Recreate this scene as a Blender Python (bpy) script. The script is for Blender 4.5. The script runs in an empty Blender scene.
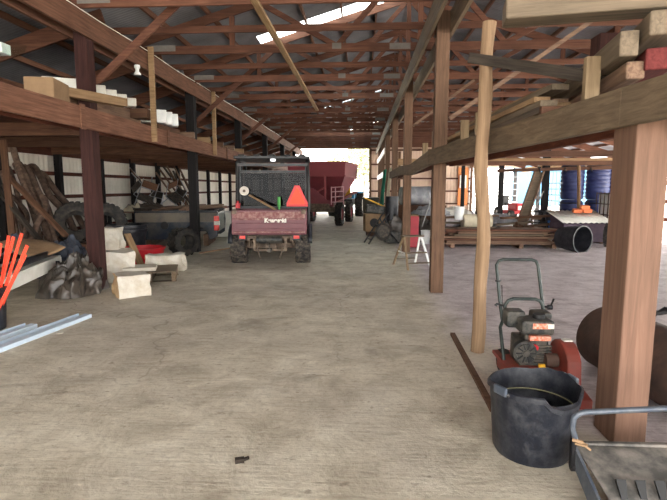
import bpy, math, random
from mathutils import Vector, Matrix, Euler
random.seed(7)
PI = math.pi
SC = bpy.context.scene
COL = SC.collection
V = Vector

# ------------------------------------------------------------------ mesh helpers
class MB:
    def __init__(s): s.v = []; s.f = []
    def add(s, vs, fs, M=None):
        n = len(s.v)
        s.v += [tuple(M @ V(p)) for p in vs] if M is not None else [tuple(p) for p in vs]
        s.f += [tuple(i + n for i in f) for f in fs]
        return s
    def box(s, c, d, rot=(0, 0, 0), M=None):
        x, y, z = d[0] / 2, d[1] / 2, d[2] / 2
        vs = [(-x, -y, -z), (x, -y, -z), (x, y, -z), (-x, y, -z), (-x, -y, z), (x, -y, z), (x, y, z), (-x, y, z)]
        T = Matrix.Translation(c) @ Euler(rot).to_matrix().to_4x4()
        if M is not None: T = M @ T
        return s.add(vs, [(3, 2, 1, 0), (4, 5, 6, 7), (0, 1, 5, 4), (1, 2, 6, 5), (2, 3, 7, 6), (3, 0, 4, 7)], T)
    def bar(s, a, b, w, h, up=(0, 0, 1)):
        a, b = V(a), V(b); d = (b - a); L = d.length; d.normalize(); u = V(up)
        if abs(d.dot(u)) > .98: u = V((0, 1, 0))
        r = d.cross(u).normalized(); u = r.cross(d).normalized()
        M = Matrix((d, r, u)).transposed().to_4x4(); M.translation = (a + b) / 2
        return s.box((0, 0, 0), (L, w, h), M=M)
    def tube(s, pts, r, n=8, cap=True):
        pts = [V(p) for p in pts]; rs = r if isinstance(r, (list, tuple)) else [r] * len(pts)
        vs = []; fs = []; prev = None
        for i, p in enumerate(pts):
            if i == 0: t = pts[1] - p
            elif i == len(pts) - 1: t = p - pts[-2]
            else: t = (pts[i + 1] - p).normalized() + (p - pts[i - 1]).normalized()
            t.normalize()
            if prev is None:
                a = V((0, 0, 1)) if abs(t.z) < .9 else V((1, 0, 0))
                x = t.cross(a).normalized()
            else:
                x = (prev - t * prev.dot(t)).normalized()
            prev = x; y = t.cross(x)
            for k in range(n):
                q = 2 * PI * k / n
                vs.append(p + (x * math.cos(q) + y * math.sin(q)) * rs[i])
        for i in range(len(pts) - 1):
            for k in range(n):
                a = i * n + k; b = i * n + (k + 1) % n
                fs.append((a, b, b + n, a + n))
        if cap:
            fs.append(tuple(range(n - 1, -1, -1))); fs.append(tuple(range((len(pts) - 1) * n, len(pts) * n)))
        return s.add(vs, fs)
    def lathe(s, prof, n=24, M=None, wob=None):
        vs = []; fs = []; m = len(prof)
        for k in range(n):
            q = 2 * PI * k / n
            for j, (r, z) in enumerate(prof):
                dz = wob(k, j) if wob else 0
                vs.append((r * math.cos(q), r * math.sin(q), z + dz))
        for k in range(n):
            k2 = (k + 1) % n
            for j in range(m - 1):
                fs.append((k * m + j, k2 * m + j, k2 * m + j + 1, k * m + j + 1))
        return s.add(vs, fs, M)
    def cyl(s, a, b, r, n=20, r2=None):
        return s.tube([a, b], [r, r if r2 is None else r2], n)
    def torus(s, R, r, M=None, n=28, m=10):
        return s.lathe([(R + r * math.cos(2 * PI * j / m), r * math.sin(2 * PI * j / m)) for j in range(m + 1)], n, M)
    def prism(s, poly, d, M=None):
        n = len(poly)
        vs = [(x, -d / 2, z) for x, z in poly] + [(x, d / 2, z) for x, z in poly]
        fs = [tuple(range(n)), tuple(range(2 * n - 1, n - 1, -1))] + [(i, n + i, n + (i + 1) % n, (i + 1) % n) for i in range(n)]
        return s.add(vs, fs, M)
    def grid(s, fn, nu, nv):
        vs = [fn(i / nu, j / nv) for i in range(nu + 1) for j in range(nv + 1)]
        fs = [(i * (nv + 1) + j, (i + 1) * (nv + 1) + j, (i + 1) * (nv + 1) + j + 1, i * (nv + 1) + j + 1) for i in range(nu) for j in range(nv)]
        return s.add(vs, fs)
    def build(s, name, mat, parent=None, smooth=False, bev=0, solid=0, loc=None, rot=None, recalc=True, sub=0):
        me = bpy.data.meshes.new(name); me.from_pydata(s.v, [], s.f); me.update()
        if recalc:
            import bmesh
            b = bmesh.new(); b.from_mesh(me); bmesh.ops.recalc_face_normals(b, faces=b.faces); b.to_mesh(me); b.free()
        if smooth:
            for p in me.polygons: p.use_smooth = True
            if smooth != 'all':
                try: me.set_sharp_from_angle(angle=math.radians(40))
                except Exception: pass
        o = bpy.data.objects.new(name, me); COL.objects.link(o)
        if mat: me.materials.append(mat)
        if parent: o.parent = parent
        if loc: o.location = loc
        if rot: o.rotation_euler = rot
        if solid:
            m = o.modifiers.new('s', 'SOLIDIFY'); m.thickness = solid; m.offset = 0
        if sub:
            m = o.modifiers.new('u', 'SUBSURF'); m.levels = m.render_levels = sub
        if bev:
            m = o.modifiers.new('b', 'BEVEL'); m.width = bev; m.segments = 2; m.limit_method = 'ANGLE'
        return o

def tag(o, label, cat, group=None, kind=None):
    o['label'] = label; o['category'] = cat
    if group: o['group'] = group
    if kind: o['kind'] = kind
    return o
def thing(name, label, cat, loc=(0, 0, 0), rz=0, group=None, rot=None):
    o = bpy.data.objects.new(name, None); COL.objects.link(o); o.empty_display_size = .1
    o.location = loc; o.rotation_euler = rot if rot else (0, 0, rz)
    return tag(o, label, cat, group)
def struct(o):
    o['kind'] = 'structure'; return o
def dup(root, loc, rot, label, group=None):
    r = root.copy(); COL.objects.link(r); r.location = loc; r.rotation_euler = rot; r['label'] = label
    if group: r['group'] = group
    for ch in list(root.children):
        c = ch.copy(); COL.objects.link(c); c.parent = r
        for g in list(ch.children):
            d = g.copy(); COL.objects.link(d); d.parent = c
    return r
ORD = 'first second third fourth fifth sixth seventh eighth ninth tenth eleventh twelfth thirteenth fourteenth fifteenth sixteenth seventeenth eighteenth nineteenth twentieth twenty-first twenty-second twenty-third twenty-fourth'.split()

# ------------------------------------------------------------------ materials
def lin(c): return tuple(((x / 255) / 12.92 if x / 255 <= .04045 else ((x / 255 + .055) / 1.055) ** 2.4) for x in c) + (1,)
def newmat(name):
    m = bpy.data.materials.new(name); m.use_nodes = True
    nt = m.node_tree; b = nt.nodes['Principled BSDF']
    return m, nt, b
def N(nt, t, **k):
    n = nt.nodes.new(t)
    for a, v in k.items():
        if a in n.inputs: n.inputs[a].default_value = v
        else: setattr(n, a, v)
    return n
def noise(nt, vec, scale, detail=4, rough=.55, dist=0):
    n = N(nt, 'ShaderNodeTexNoise'); n.inputs['Scale'].default_value = scale; n.inputs['Detail'].default_value = detail
    n.inputs['Roughness'].default_value = rough; n.inputs['Distortion'].default_value = dist
    if vec: nt.links.new(vec, n.inputs['Vector'])
    return n.outputs['Fac']
def ramp(nt, fac, stops):
    r = N(nt, 'ShaderNodeValToRGB'); e = r.color_ramp.elements
    while len(e) < len(stops): e.new(.5)
    for i, (p, c) in enumerate(stops): e[i].position = p; e[i].color = c
    nt.links.new(fac, r.inputs['Fac']); return r.outputs['Color']
def mixc(nt, fac, a, b, mode='MIX'):
    m = N(nt, 'ShaderNodeMix', data_type='RGBA', blend_type=mode)
    for s, x in ((m.inputs[0], fac), (m.inputs[6], a), (m.inputs[7], b)):
        if isinstance(x, (int, float, tuple)): s.default_value = x
        else: nt.links.new(x, s)
    return m.outputs[2]
def mathn(nt, op, a, b=0.):
    m = N(nt, 'ShaderNodeMath', operation=op)
    for s, x in ((m.inputs[0], a), (m.inputs[1], b)):
        if isinstance(x, (int, float)): s.default_value = x
        else: nt.links.new(x, s)
    return m.outputs[0]
def bump(nt, b, h, strength=.3, dist=.01):
    n = N(nt, 'ShaderNodeBump'); n.inputs['Strength'].default_value = strength; n.inputs['Distance'].default_value = dist
    nt.links.new(h, n.inputs['Height']); nt.links.new(n.outputs['Normal'], b.inputs['Normal'])
def mapped(nt, coord, scale):
    t = N(nt, 'ShaderNodeTexCoord'); mp = N(nt, 'ShaderNodeMapping'); mp.inputs['Scale'].default_value = scale
    nt.links.new(t.outputs[coord], mp.inputs['Vector']); return mp.outputs['Vector']
def objvar(nt, col, amt):
    oi = N(nt, 'ShaderNodeObjectInfo')
    h = N(nt, 'ShaderNodeHueSaturation'); nt.links.new(col, h.inputs['Color'])
    v = mathn(nt, 'MULTIPLY_ADD', oi.outputs['Random'], amt); v.node.inputs[2].default_value = 1 - amt / 2
    nt.links.new(v, h.inputs['Value']); return h.outputs['Color']
def wood(name, dark, light, axis='X', scale=1., var=.35, rough=.8, grey=None):
    m, nt, b = newmat(name)
    st = {'X': (1.2, 22, 22), 'Y': (22, 1.2, 22), 'Z': (22, 22, 1.2)}[axis]
    vec = mapped(nt, 'Object', tuple(x * scale for x in st))
    n1 = noise(nt, vec, 1.6, 6, .65, .6)
    vec2 = mapped(nt, 'Object', (1.7, 1.7, 1.7))
    n2 = noise(nt, vec2, 1.3, 3)
    c = ramp(nt, n1, [(.3, lin(dark)), (.72, lin(light))])
    c = mixc(nt, mathn(nt, 'MULTIPLY', n2, .7), c, lin(grey if grey else tuple(int(x * .62) for x in dark)))
    c = objvar(nt, c, var)
    nt.links.new(c, b.inputs['Base Color']); b.inputs['Roughness'].default_value = rough
    b.inputs['Specular IOR Level'].default_value = .25
    bump(nt, b, n1, .35, .006); return m
def plain(name, col, rough=.5, metal=0, var=0.0, dirt=None, dscale=6., damt=.5, bumpy=0, spec=.4, bscale=30, trans=0):
    m, nt, b = newmat(name)
    b.inputs['Roughness'].default_value = rough; b.inputs['Metallic'].default_value = metal
    b.inputs['Specular IOR Level'].default_value = spec
    vec = mapped(nt, 'Object', (1, 1, 1))
    c = None
    n = noise(nt, vec, dscale, 5, .65)
    lo = lin(dirt) if dirt else lin(tuple(int(x * .8) for x in col))
    f = ramp(nt, n, [(.42, (0, 0, 0, 1)), (.68, (damt, damt, damt, 1))])
    c = mixc(nt, f, lin(col), lo)
    if var: c = objvar(nt, c, var)
    nt.links.new(c, b.inputs['Base Color'])
    if bumpy: bump(nt, b, noise(nt, vec, bscale, 4), bumpy, .01)
    return m
def glassmat(name, col=(1, 1, 1, 1), rough=.05):
    m = bpy.data.materials.new(name); m.use_nodes = True; nt = m.node_tree; nt.nodes.clear()
    o = N(nt, 'ShaderNodeOutputMaterial'); t = N(nt, 'ShaderNodeBsdfTransparent'); g = N(nt, 'ShaderNodeBsdfGlossy')
    t.inputs['Color'].default_value = col; g.inputs['Roughness'].default_value = rough
    mx = N(nt, 'ShaderNodeMixShader'); mx.inputs[0].default_value = .006
    nt.links.new(t.outputs[0], mx.inputs[1]); nt.links.new(g.outputs[0], mx.inputs[2]); nt.links.new(mx.outputs[0], o.inputs[0])
    return m
def translucent(name, col, mix=.6):
    m = bpy.data.materials.new(name); m.use_nodes = True; nt = m.node_tree; nt.nodes.clear()
    o = N(nt, 'ShaderNodeOutputMaterial'); t = N(nt, 'ShaderNodeBsdfTranslucent'); d = N(nt, 'ShaderNodeBsdfDiffuse')
    t.inputs['Color'].default_value = lin(col); d.inputs['Color'].default_value = lin(col)
    mx = N(nt, 'ShaderNodeMixShader'); mx.inputs[0].default_value = 1 - mix
    nt.links.new(t.outputs[0], mx.inputs[1]); nt.links.new(d.outputs[0], mx.inputs[2]); nt.links.new(mx.outputs[0], o.inputs[0])
    return m

W_TRUSS = wood('truss_wood_x', (84, 52, 40), (132, 90, 71), 'X')
W_TRUSSZ = wood('truss_wood_z', (84, 52, 40), (132, 90, 71), 'Z')
W_BEAMY = wood('beam_wood_y', (94, 62, 48), (152, 110, 88), 'Y')
W_DARKY = wood('dark_beam_y', (70, 36, 26), (120, 68, 48), 'Y')
W_DARKX = wood('dark_joist_x', (70, 46, 36), (124, 88, 68), 'X', var=.6)
W_DECK = wood('deck_boards', (60, 34, 26), (105, 64, 46), 'Y')
W_POSTD = wood('dark_post', (44, 24, 24), (86, 52, 46), 'Z', var=.2)
W_POST = wood('brown_post', (86, 64, 50), (134, 104, 82), 'Z', var=.15)
W_POSTB = wood('black_post', (20, 18, 20), (42, 38, 38), 'Z', var=.2)
W_FRONT = wood('front_post_wood', (104, 76, 62), (140, 106, 88), 'Z', .8, var=.1, grey=(92, 76, 64))
W_GREYY = wood('weathered_y', (92, 76, 60), (142, 122, 98), 'Y', grey=(76, 66, 54))
W_GREYX = wood('weathered_x', (88, 76, 62), (138, 121, 102), 'X', grey=(84, 76, 64))
W_GREYZ = wood('weathered_z', (112, 92, 68), (168, 144, 112), 'Z', grey=(96, 84, 68))
W_TANX = wood('tan_x', (134, 104, 74), (184, 154, 118), 'X')
W_TANY = wood('tan_y', (150, 116, 80), (206, 176, 134), 'Y')
W_PALEZ = wood('pole_wood', (112, 90, 70), (174, 146, 116), 'Z', .7, var=.05, grey=(120, 94, 70))
W_OLDX = wood('old_lumber_x', (92, 68, 54), (170, 138, 112), 'X', grey=(80, 66, 60))
W_BLACKX = wood('charred_x', (44, 38, 34), (100, 90, 80), 'X')
W_REDX = wood('red_timber', (96, 36, 36), (140, 66, 62), 'X')
W_STICKX = wood('stick_x', (120, 88, 60), (190, 152, 112), 'X')
W_BROWNX = wood('brown_x', (84, 56, 42), (132, 98, 74), 'X')
STEEL = plain('galvanised', (150, 150, 148), .45, .6, .1, (110, 112, 114))
PLATE = plain('dull_plate', (112, 108, 104), .7, 0, .4, (84, 78, 74))
BLACKP = plain('black_plastic', (26, 28, 34), .42, 0, 0, (72, 72, 76), 7, .5, .1)
BUCKETM = plain('scuffed_blue_black_plastic', (22, 25, 34), .45, 0, 0, (78, 79, 82), 14, .45, .25)
BLACKM = plain('black_metal', (24, 24, 27), .4, .2, 0, (60, 58, 56))
RUBBER = plain('rubber', (32, 31, 31), .8, 0, .1, (84, 76, 66), 8, .6, .3)
MUDRUB = plain('muddy_rubber', (34, 32, 32), .85, 0, .1, (108, 98, 86), 12, .8, .4)
MAROON = plain('maroon_paint', (80, 18, 32), .3, .1, 0, (112, 62, 64), 5, .4)
MAROOND = plain('dusty_maroon', (118, 66, 66), .6, .0, 0, (172, 142, 132), 14, .9)
WAGONM = plain('wagon_red', (136, 54, 60), .5, 0, 0, (126, 54, 60), 3, .6)
WAGOND = plain('wagon_inside', (126, 54, 62), .6, 0, 0, (100, 46, 54), 3, .6)
ORANGE = plain('safety_orange', (250, 92, 66), .45, 0, .1, (230, 70, 50))
SMVO = plain('triangle_orange', (255, 70, 30), .5, 0, 0, (255, 84, 44))
SMVR = plain('triangle_red_edge', (214, 30, 28), .4, 0, 0, (200, 30, 30))
REDP = plain('red_paint', (138, 62, 52), .55, .0, 0, (116, 66, 56), 8, .7)
REDB = plain('bright_red', (196, 30, 40), .45, 0, 0, (150, 26, 36))
CABRED = plain('cabinet_red', (168, 44, 58), .5, 0, 0, (130, 40, 50))
MUD = plain('mud_metal', (84, 72, 62), .85, 0, .1, (140, 122, 104), 10, .9, .4)
ENGINE = plain('engine_grey', (66, 66, 64), .55, .5, .2, (124, 112, 98), 14, .8, .3)
ENGBLK = plain('engine_black', (40, 42, 42), .5, .1, .1, (112, 106, 96), 12, .7, .2)
HANDLE = plain('green_black_steel', (40, 48, 46), .4, .3, 0, (84, 88, 84), 12, .5)
BLUESTEEL = plain('blue_grey_steel', (72, 80, 92), .45, .3, 0, (120, 122, 124), 10, .6)
RUST = plain('rusty_drum', (84, 64, 54), .75, .0, 0, (58, 46, 42), 5, .9, .3)
RUSTD = plain('rusty_drum_end', (98, 80, 66), .8, .1, 0, (60, 46, 40), 4, .9, .2)
APRON = plain('dusty_grey_apron', (72, 71, 68), .7, 0, 0, (140, 132, 124), 6, .8, .2)
LIMESTONE = plain('limestone', (204, 198, 186), .9, 0, 0, (180, 166, 142), 6, .7, .8, .2, 14)
LIMETAN = plain('limestone_tan', (190, 160, 122), .9, 0, 0, (160, 126, 90), 7, .8, .8, .2, 14)
WHITEP = plain('white_paint', (232, 230, 220), .5, 0, 0, (190, 186, 170), 4, .5)
WHITEC = plain('white_crisp', (240, 242, 240), .4, 0, 0, (200, 204, 204))
VINYL = plain('pale_blue_vinyl', (196, 212, 226), .45, 0, 0, (176, 190, 204))
CARD = plain('cardboard', (150, 122, 92), .85, 0, .1, (118, 94, 70))
TARP = plain('dark_tarp', (58, 52, 46), .38, 0, 0, (104, 94, 84), 3, .7, .1, .6)
GREYTARP = plain('grey_tarp', (128, 130, 136), .6, 0, .2, (190, 190, 192), 3, .8, .2)
BLUETARP = plain('blue_tarp', (62, 70, 86), .5, 0, 0, (104, 108, 116), 4, .8, .1)
HOSE = plain('dusty_hose', (84, 66, 56), .7, 0, .7, (134, 112, 96), 10, .8, .2)
NAVY = plain('navy_paint', (54, 62, 74), .22, .0, 0, (104, 98, 90), 2.5, .7)
NAVYDUST = plain('dusty_navy', (116, 106, 92), .6, 0, 0, (70, 70, 72), 3, .7)
BLUEB = plain('blue_barrel', (44, 52, 96), .4, 0, .15, (66, 74, 116), 4, .5)
OLIVE = plain('olive_bin', (58, 56, 46), .6, 0, 0, (84, 80, 68))
GREENC = plain('green_cloth', (24, 130, 100), .8, 0, 0, (20, 104, 84))
CREAMC = plain('cream_cloth', (206, 196, 170), .85, 0, 0, (170, 160, 136))
YELLOW = plain('yellow_paint', (226, 172, 40), .5, 0, 0, (190, 140, 40))
BRICK = plain('orange_brick', (206, 116, 74), .9, 0, .2, (170, 92, 60))
TEAL = plain('tractor_blue', (32, 120, 168), .4, .1, 0, (40, 140, 180))
GREENP = plain('green_handle', (70, 150, 70), .5)
PLY = plain('plywood', (214, 138, 84), .8, 0, .1, (190, 116, 70))
PURPLE = plain('dusky_box', (74, 58, 74), .7, 0, 0, (104, 88, 96))
AMBERL = plain('red_lens', (220, 60, 50), .25, 0, 0, (190, 40, 40))
CLEARP = glassmat('clear_plastic', (.86, .92, .9, 1))
GLASS = glassmat('cab_glass', (.24, .25, .26, 1))
LABELW = plain('label_white', (224, 220, 210), .5, 0, 0, (170, 160, 150), 40, .8)
LABELO = plain('label_orange', (216, 104, 70), .5, 0, 0, (226, 200, 180), 50, .9)
CHROME = plain('bare_aluminium', (190, 194, 200), .3, .8, 0, (150, 150, 152))
SOIL = plain('dark_debris', (52, 44, 36), .95, 0, 0, (30, 26, 22), 30, .9, .6)
BLUEBIN = plain('blue_bin', (40, 104, 176), .45)
LEAF = plain('pale_leaves', (128, 134, 98), .8, 0, .2, (150, 148, 112))
BARK = plain('bark', (96, 84, 72), .9)
REELM = plain('offwhite_disc', (214, 206, 194), .5, 0, 0, (150, 140, 130))

# corrugated panel finishes
def corr(name, a, c2, rough=.6, metal=0):
    m, nt, b = newmat(name)
    v = mapped(nt, 'Object', (1, 1, 1)); n = noise(nt, v, .9, 5, .6)
    c = ramp(nt, n, [(.32, lin(a)), (.7, lin(c2))]); nt.links.new(c, b.inputs['Base Color'])
    b.inputs['Roughness'].default_value = rough; b.inputs['Metallic'].default_value = metal; return m
ROOFM = corr('roof_sheet', (92, 92, 97), (136, 136, 141), .6, 0)
WALLM = corr('wall_sheet', (206, 198, 184), (238, 232, 220), .6)
BACKM = corr('back_wall_sheet', (206, 178, 156), (232, 208, 186), .6)
SKYL = translucent('skylight_sheet', (225, 240, 245), .85)

def floor_material():
    m, nt, b = newmat('barn_floor')
    g = N(nt, 'ShaderNodeNewGeometry'); pos = g.outputs['Position']
    sx = N(nt, 'ShaderNodeSeparateXYZ'); nt.links.new(pos, sx.inputs[0])
    def mp(s):
        q = N(nt, 'ShaderNodeMapping'); q.inputs['Scale'].default_value = s; nt.links.new(pos, q.inputs['Vector']); return q.outputs['Vector']
    big = noise(nt, mp((1, 1, 1)), .55, 6, .6); mid = noise(nt, mp((1, 1, 1)), 2.4, 6, .7, .5); fine = noise(nt, mp((1, 1, 1)), 26, 5, .75)
    streak = noise(nt, mp((3, 34, 1)), 1.0, 5, .7, .4)
    conc = ramp(nt, mid, [(.3, lin((166, 156, 138))), (.5, lin((198, 189, 170))), (.7, lin((222, 215, 198)))])
    conc = mixc(nt, mathn(nt, 'MULTIPLY', ramp(nt, big, [(.45, (0, 0, 0, 1)), (.62, (1, 1, 1, 1))]), .55), conc, lin((172, 163, 150)))
    conc = mixc(nt, mathn(nt, 'MULTIPLY', ramp(nt, streak, [(.5, (0, 0, 0, 1)), (.72, (1, 1, 1, 1))]), .4), conc, lin((122, 108, 92)))
    stain = noise(nt, mp((1, 1.6, 1)), 1.15, 4, .65, .8)
    conc = mixc(nt, mathn(nt, 'MULTIPLY', ramp(nt, stain, [(.57, (0, 0, 0, 1)), (.7, (1, 1, 1, 1))]), .45), conc, lin((116, 102, 88)))
    fleck = noise(nt, mp((1, 1.5, 1)), 9, 3, .6)
    conc = mixc(nt, mathn(nt, 'MULTIPLY', ramp(nt, fleck, [(.64, (0, 0, 0, 1)), (.7, (1, 1, 1, 1))]), .45), conc, lin((96, 82, 68)))
    conc = mixc(nt, mathn(nt, 'MULTIPLY', ramp(nt, fleck, [(.3, (1, 1, 1, 1)), (.36, (0, 0, 0, 1))]), .5), conc, lin((222, 214, 194)))
    dirt = ramp(nt, mid, [(.25, lin((156, 145, 145))), (.5, lin((200, 190, 191))), (.75, lin((224, 217, 217)))])
    dirt = mixc(nt, mathn(nt, 'MULTIPLY', ramp(nt, streak, [(.48, (0, 0, 0, 1)), (.68, (1, 1, 1, 1))]), .42), dirt, lin((104, 86, 78)))
    # where bare earth begins: beyond the row of posts on the open side
    e = mathn(nt, 'ADD', sx.outputs['X'], mathn(nt, 'MULTIPLY', mathn(nt, 'SUBTRACT', mid, .5), .5))
    yy = mathn(nt, 'MULTIPLY', mathn(nt, 'MAXIMUM', mathn(nt, 'SUBTRACT', 3.3, sx.outputs['Y']), 0.), 1.1)
    e = mathn(nt, 'SUBTRACT', e, yy)
    k = ramp(nt, mathn(nt, 'MULTIPLY', mathn(nt, 'SUBTRACT', e, .8), 2.2), [(0, (0, 0, 0, 1)), (1, (1, 1, 1, 1))])
    c = mixc(nt, k, conc, dirt)
    # white spilled dust by the rough pole
    sep = N(nt, 'ShaderNodeVectorMath', operation='DISTANCE'); nt.links.new(mp((1.6, 1, 1)), sep.inputs[0]); sep.inputs[1].default_value = (1.75, 4.3, 0)
    dd = mathn(nt, 'ADD', mathn(nt, 'SUBTRACT', 1.0, sep.outputs['Value']), mathn(nt, 'MULTIPLY', mathn(nt, 'SUBTRACT', fine, .5), 1.6))
    c = mixc(nt, ramp(nt, dd, [(.3, (0, 0, 0, 1)), (.75, (.8, .8, .8, 1))]), c, lin((206, 196, 178)))
    c = mixc(nt, mathn(nt, 'MULTIPLY', ramp(nt, fine, [(.3, (1, 1, 1, 1)), (.5, (0, 0, 0, 1))]), .35), c, lin((110, 98, 84)))
    # cracks
    vo = N(nt, 'ShaderNodeTexVoronoi', feature='DISTANCE_TO_EDGE'); vo.inputs['Scale'].default_value = .42
    wv = N(nt, 'ShaderNodeVectorMath', operation='ADD'); nt.links.new(pos, wv.inputs[0])
    nz = N(nt, 'ShaderNodeTexNoise'); nz.inputs['Scale'].default_value = 2.5; nt.links.new(pos, nz.inputs['Vector'])
    sc = N(nt, 'ShaderNodeVectorMath', operation='SCALE'); sc.inputs['Scale'].default_value = .55; nt.links.new(nz.outputs['Color'], sc.inputs[0])
    nt.links.new(sc.outputs[0], wv.inputs[1]); nt.links.new(wv.outputs[0], vo.inputs['Vector'])
    cr = ramp(nt, vo.outputs['Distance'], [(.0015, (1, 1, 1, 1)), (.006, (0, 0, 0, 1))])
    cr = mathn(nt, 'MULTIPLY', mathn(nt, 'MULTIPLY', cr, .38), ramp(nt, big, [(.42, (0, 0, 0, 1)), (.55, (1, 1, 1, 1))]))
    c = mixc(nt, cr, c, lin((90, 78, 64)))
    nt.links.new(c, b.inputs['Base Color'])
    b.inputs['Roughness'].default_value = .78; b.inputs['Specular IOR Level'].default_value = .3
    h = mathn(nt, 'ADD', mathn(nt, 'MULTIPLY', fine, .5), mathn(nt, 'ADD', mathn(nt, 'MULTIPLY', mid, 1.4), mathn(nt, 'MULTIPLY', streak, .5)))
    bump(nt, b, h, .45, .02); return m
FLOORM = floor_material()
GRAVEL = corr('pale_gravel', (170, 168, 160), (205, 202, 194), .9)

# ------------------------------------------------------------------ the building shell
Y0, Y1 = -5.5, 32.0  # unseen roof stretch behind the camera, lengthened to dim the near floor
XL, XC, XM, XR, XE = -8.15, -3.9, 1.0, 5.9, 10.15
M_ = .3
def roofz(x): return 4.12 + .3 * (XM - XC) - .3 * abs(x - XM)
m = MB(); m.grid(lambda u, v: (-8.3 + u * 18.6, -6 + v * 38.2, 0), 60, 100)
fl = struct(m.build('floor', FLOORM))
m = MB(); m.add([(-60, 32.2, -.03), (60, 32.2, -.03), (60, 120, -.03), (-60, 120, -.03)], [(0, 1, 2, 3)])
m.add([(10.3, -30, -.03), (60, -30, -.03), (60, 32.2, -.03), (10.3, 32.2, -.03)], [(0, 1, 2, 3)])
m.add([(-60, -30, -.03), (10.3, -30, -.03), (10.3, -6, -.03), (-60, -6, -.03)], [(0, 1, 2, 3)])
m.add([(-60, -6, -.03), (-8.3, -6, -.03), (-8.3, 32.2, -.03), (-60, 32.2, -.03)], [(0, 1, 2, 3)])
struct(m.build('ground', GRAVEL))

# roof: corrugated sheets running down the slope, with translucent strips
ceil = bpy.data.objects.new('ceiling', None); COL.objects.link(ceil); struct(ceil)
skylights = []
def strip(y0, y1, x0, x1, mat, name):
    n = max(2, int((y1 - y0) / .019))
    mm = MB()
    def fn(u, v):
        y = y0 + u * (y1 - y0); x = x0 + v * (x1 - x0)
        return (x, y, roofz(x) + .16 + .008 * math.sin(2 * PI * y / .076))
    mm.grid(fn, n, 1); o = mm.build(name, mat, ceil, smooth='all'); struct(o); return o
sky_at = [(11.0, 11.7), (21.2, 21.9)]
ys = [Y0 - .6]
for a, b_ in sky_at: ys += [a, b_]
ys.append(Y1 + .3)
for i in range(len(ys) - 1):
    issky = i % 2 == 1
    if issky:
        strip(ys[i], ys[i + 1], XC + 1.6, XM - .12, SKYL, 'skylight_panel'); strip(ys[i], ys[i + 1], -8.5, XC + 1.6, ROOFM, 'roof_sheet')
        strip(ys[i], ys[i + 1], XM - .12, XM, ROOFM, 'ridge_cap'); strip(ys[i], ys[i + 1], XM, 10.5, ROOFM, 'roof_sheet')
    else:
        strip(ys[i], ys[i + 1], -8.5, XM, ROOFM, 'roof_sheet'); strip(ys[i], ys[i + 1], XM, 10.5, ROOFM, 'roof_sheet')
x = -8.05
while x < 10.2:
    if abs(x - XM) > .1:
        z = roofz(x) + .105
        struct(MB().bar((x, Y0, z), (x, Y1, z), .04, .09).build('purlin', W_BEAMY, ceil))
    x += .76
# lean-to rafters on both sides
y = -3.31
while y < 32:
    for xa, xb in ((XL + .02, XC), (XE - .02, XR)):
        struct(MB().bar((xa, y, roofz(xa) - .07), (xb, y, roofz(xb) - .07), .045, .24).build('rafter', W_TRUSS, ceil))
    y += 2.17

# left wall
wl = bpy.data.objects.new('wall_left', None); COL.objects.link(wl); struct(wl)
n = 800
mm = MB(); mm.grid(lambda u, v: (XL - .06 + .014 * math.sin(u * n / 4 * 2 * PI / 1.0), Y0 + u * (Y1 - Y0), v * 2.85), n * 2, 1)
struct(mm.build('siding', WALLM, wl, smooth='all'))
for z in (.35, 1.27, 1.88):
    struct(MB().bar((XL, Y0, z), (XL, Y1, z), .05, .1).build('girt', W_DARKY, wl))
struct(MB().bar((XL + .03, Y0, 2.47), (XL + .03, Y1, 2.47), .05, .26).build('header_board', W_DARKY, wl))
for k in range(-8, 10):
    yy = 12.7 + 2.13 * k
    if yy < 31.5: struct(MB().box((XL + .14, yy, 1.4), (.15, .15, 2.8)).build('wall_post', W_POSTB, wl))

# back wall with the big doorway, and an open bay on the far side
wb = bpy.data.objects.new('wall_back', None); COL.objects.link(wb); struct(wb)
DX0, DX1, DZ = -4.25, .47, 4.0
def sheet(x0, x1, z0, top, nm):
    n = max(4, int((x1 - x0) / .05)); mm = MB()
    mm.grid(lambda u, v: (x0 + u * (x1 - x0), Y1 + .06 + .014 * math.sin((x0 + u * (x1 - x0)) * 2 * PI / .2), z0 + v * (top(x0 + u * (x1 - x0)) - z0)), n, 1)
    struct(mm.build(nm, BACKM, wb, smooth='all'))
sheet(XL, DX0, 0, lambda x: roofz(x) + .1, 'siding'); sheet(DX1, 6.9, 0, lambda x: roofz(x) + .1, 'siding')
sheet(DX0, DX1, DZ, lambda x: roofz(x) + .1, 'siding'); sheet(6.9, XE, 2.75, lambda x: roofz(x) + .1, 'siding')
for z in (.5, 1.3, 2.1, 3.0, 3.9):
    for xa, xb in ((XL, DX0), (DX1, 6.9)):
        if z < 3.2 or xb > 0:
            struct(MB().bar((xa, Y1 - .02, z), (xb, Y1 - .02, z), .05, .1).build('girt', W_TRUSS, wb))
struct(MB().bar((DX0 - .1, Y1 - .05, DZ + .1), (DX1 + .1, Y1 - .05, DZ + .1), .1, .22).build('door_header', W_TRUSS, wb))
for x_ in (DX0 - .08, DX1 + .08, 6.98):
    struct(MB().box((x_, Y1 - .05, 2.0), (.16, .16, 4.0)).build('door_jamb', W_POST, wb))
for x_ in (-6.3, 2.4, 4.6):
    struct(MB().box((x_, Y1 - .12, 1.9), (.15, .15, 3.8 if x_ > 0 else 3.2)).build('wall_post', W_POST, wb))

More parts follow.
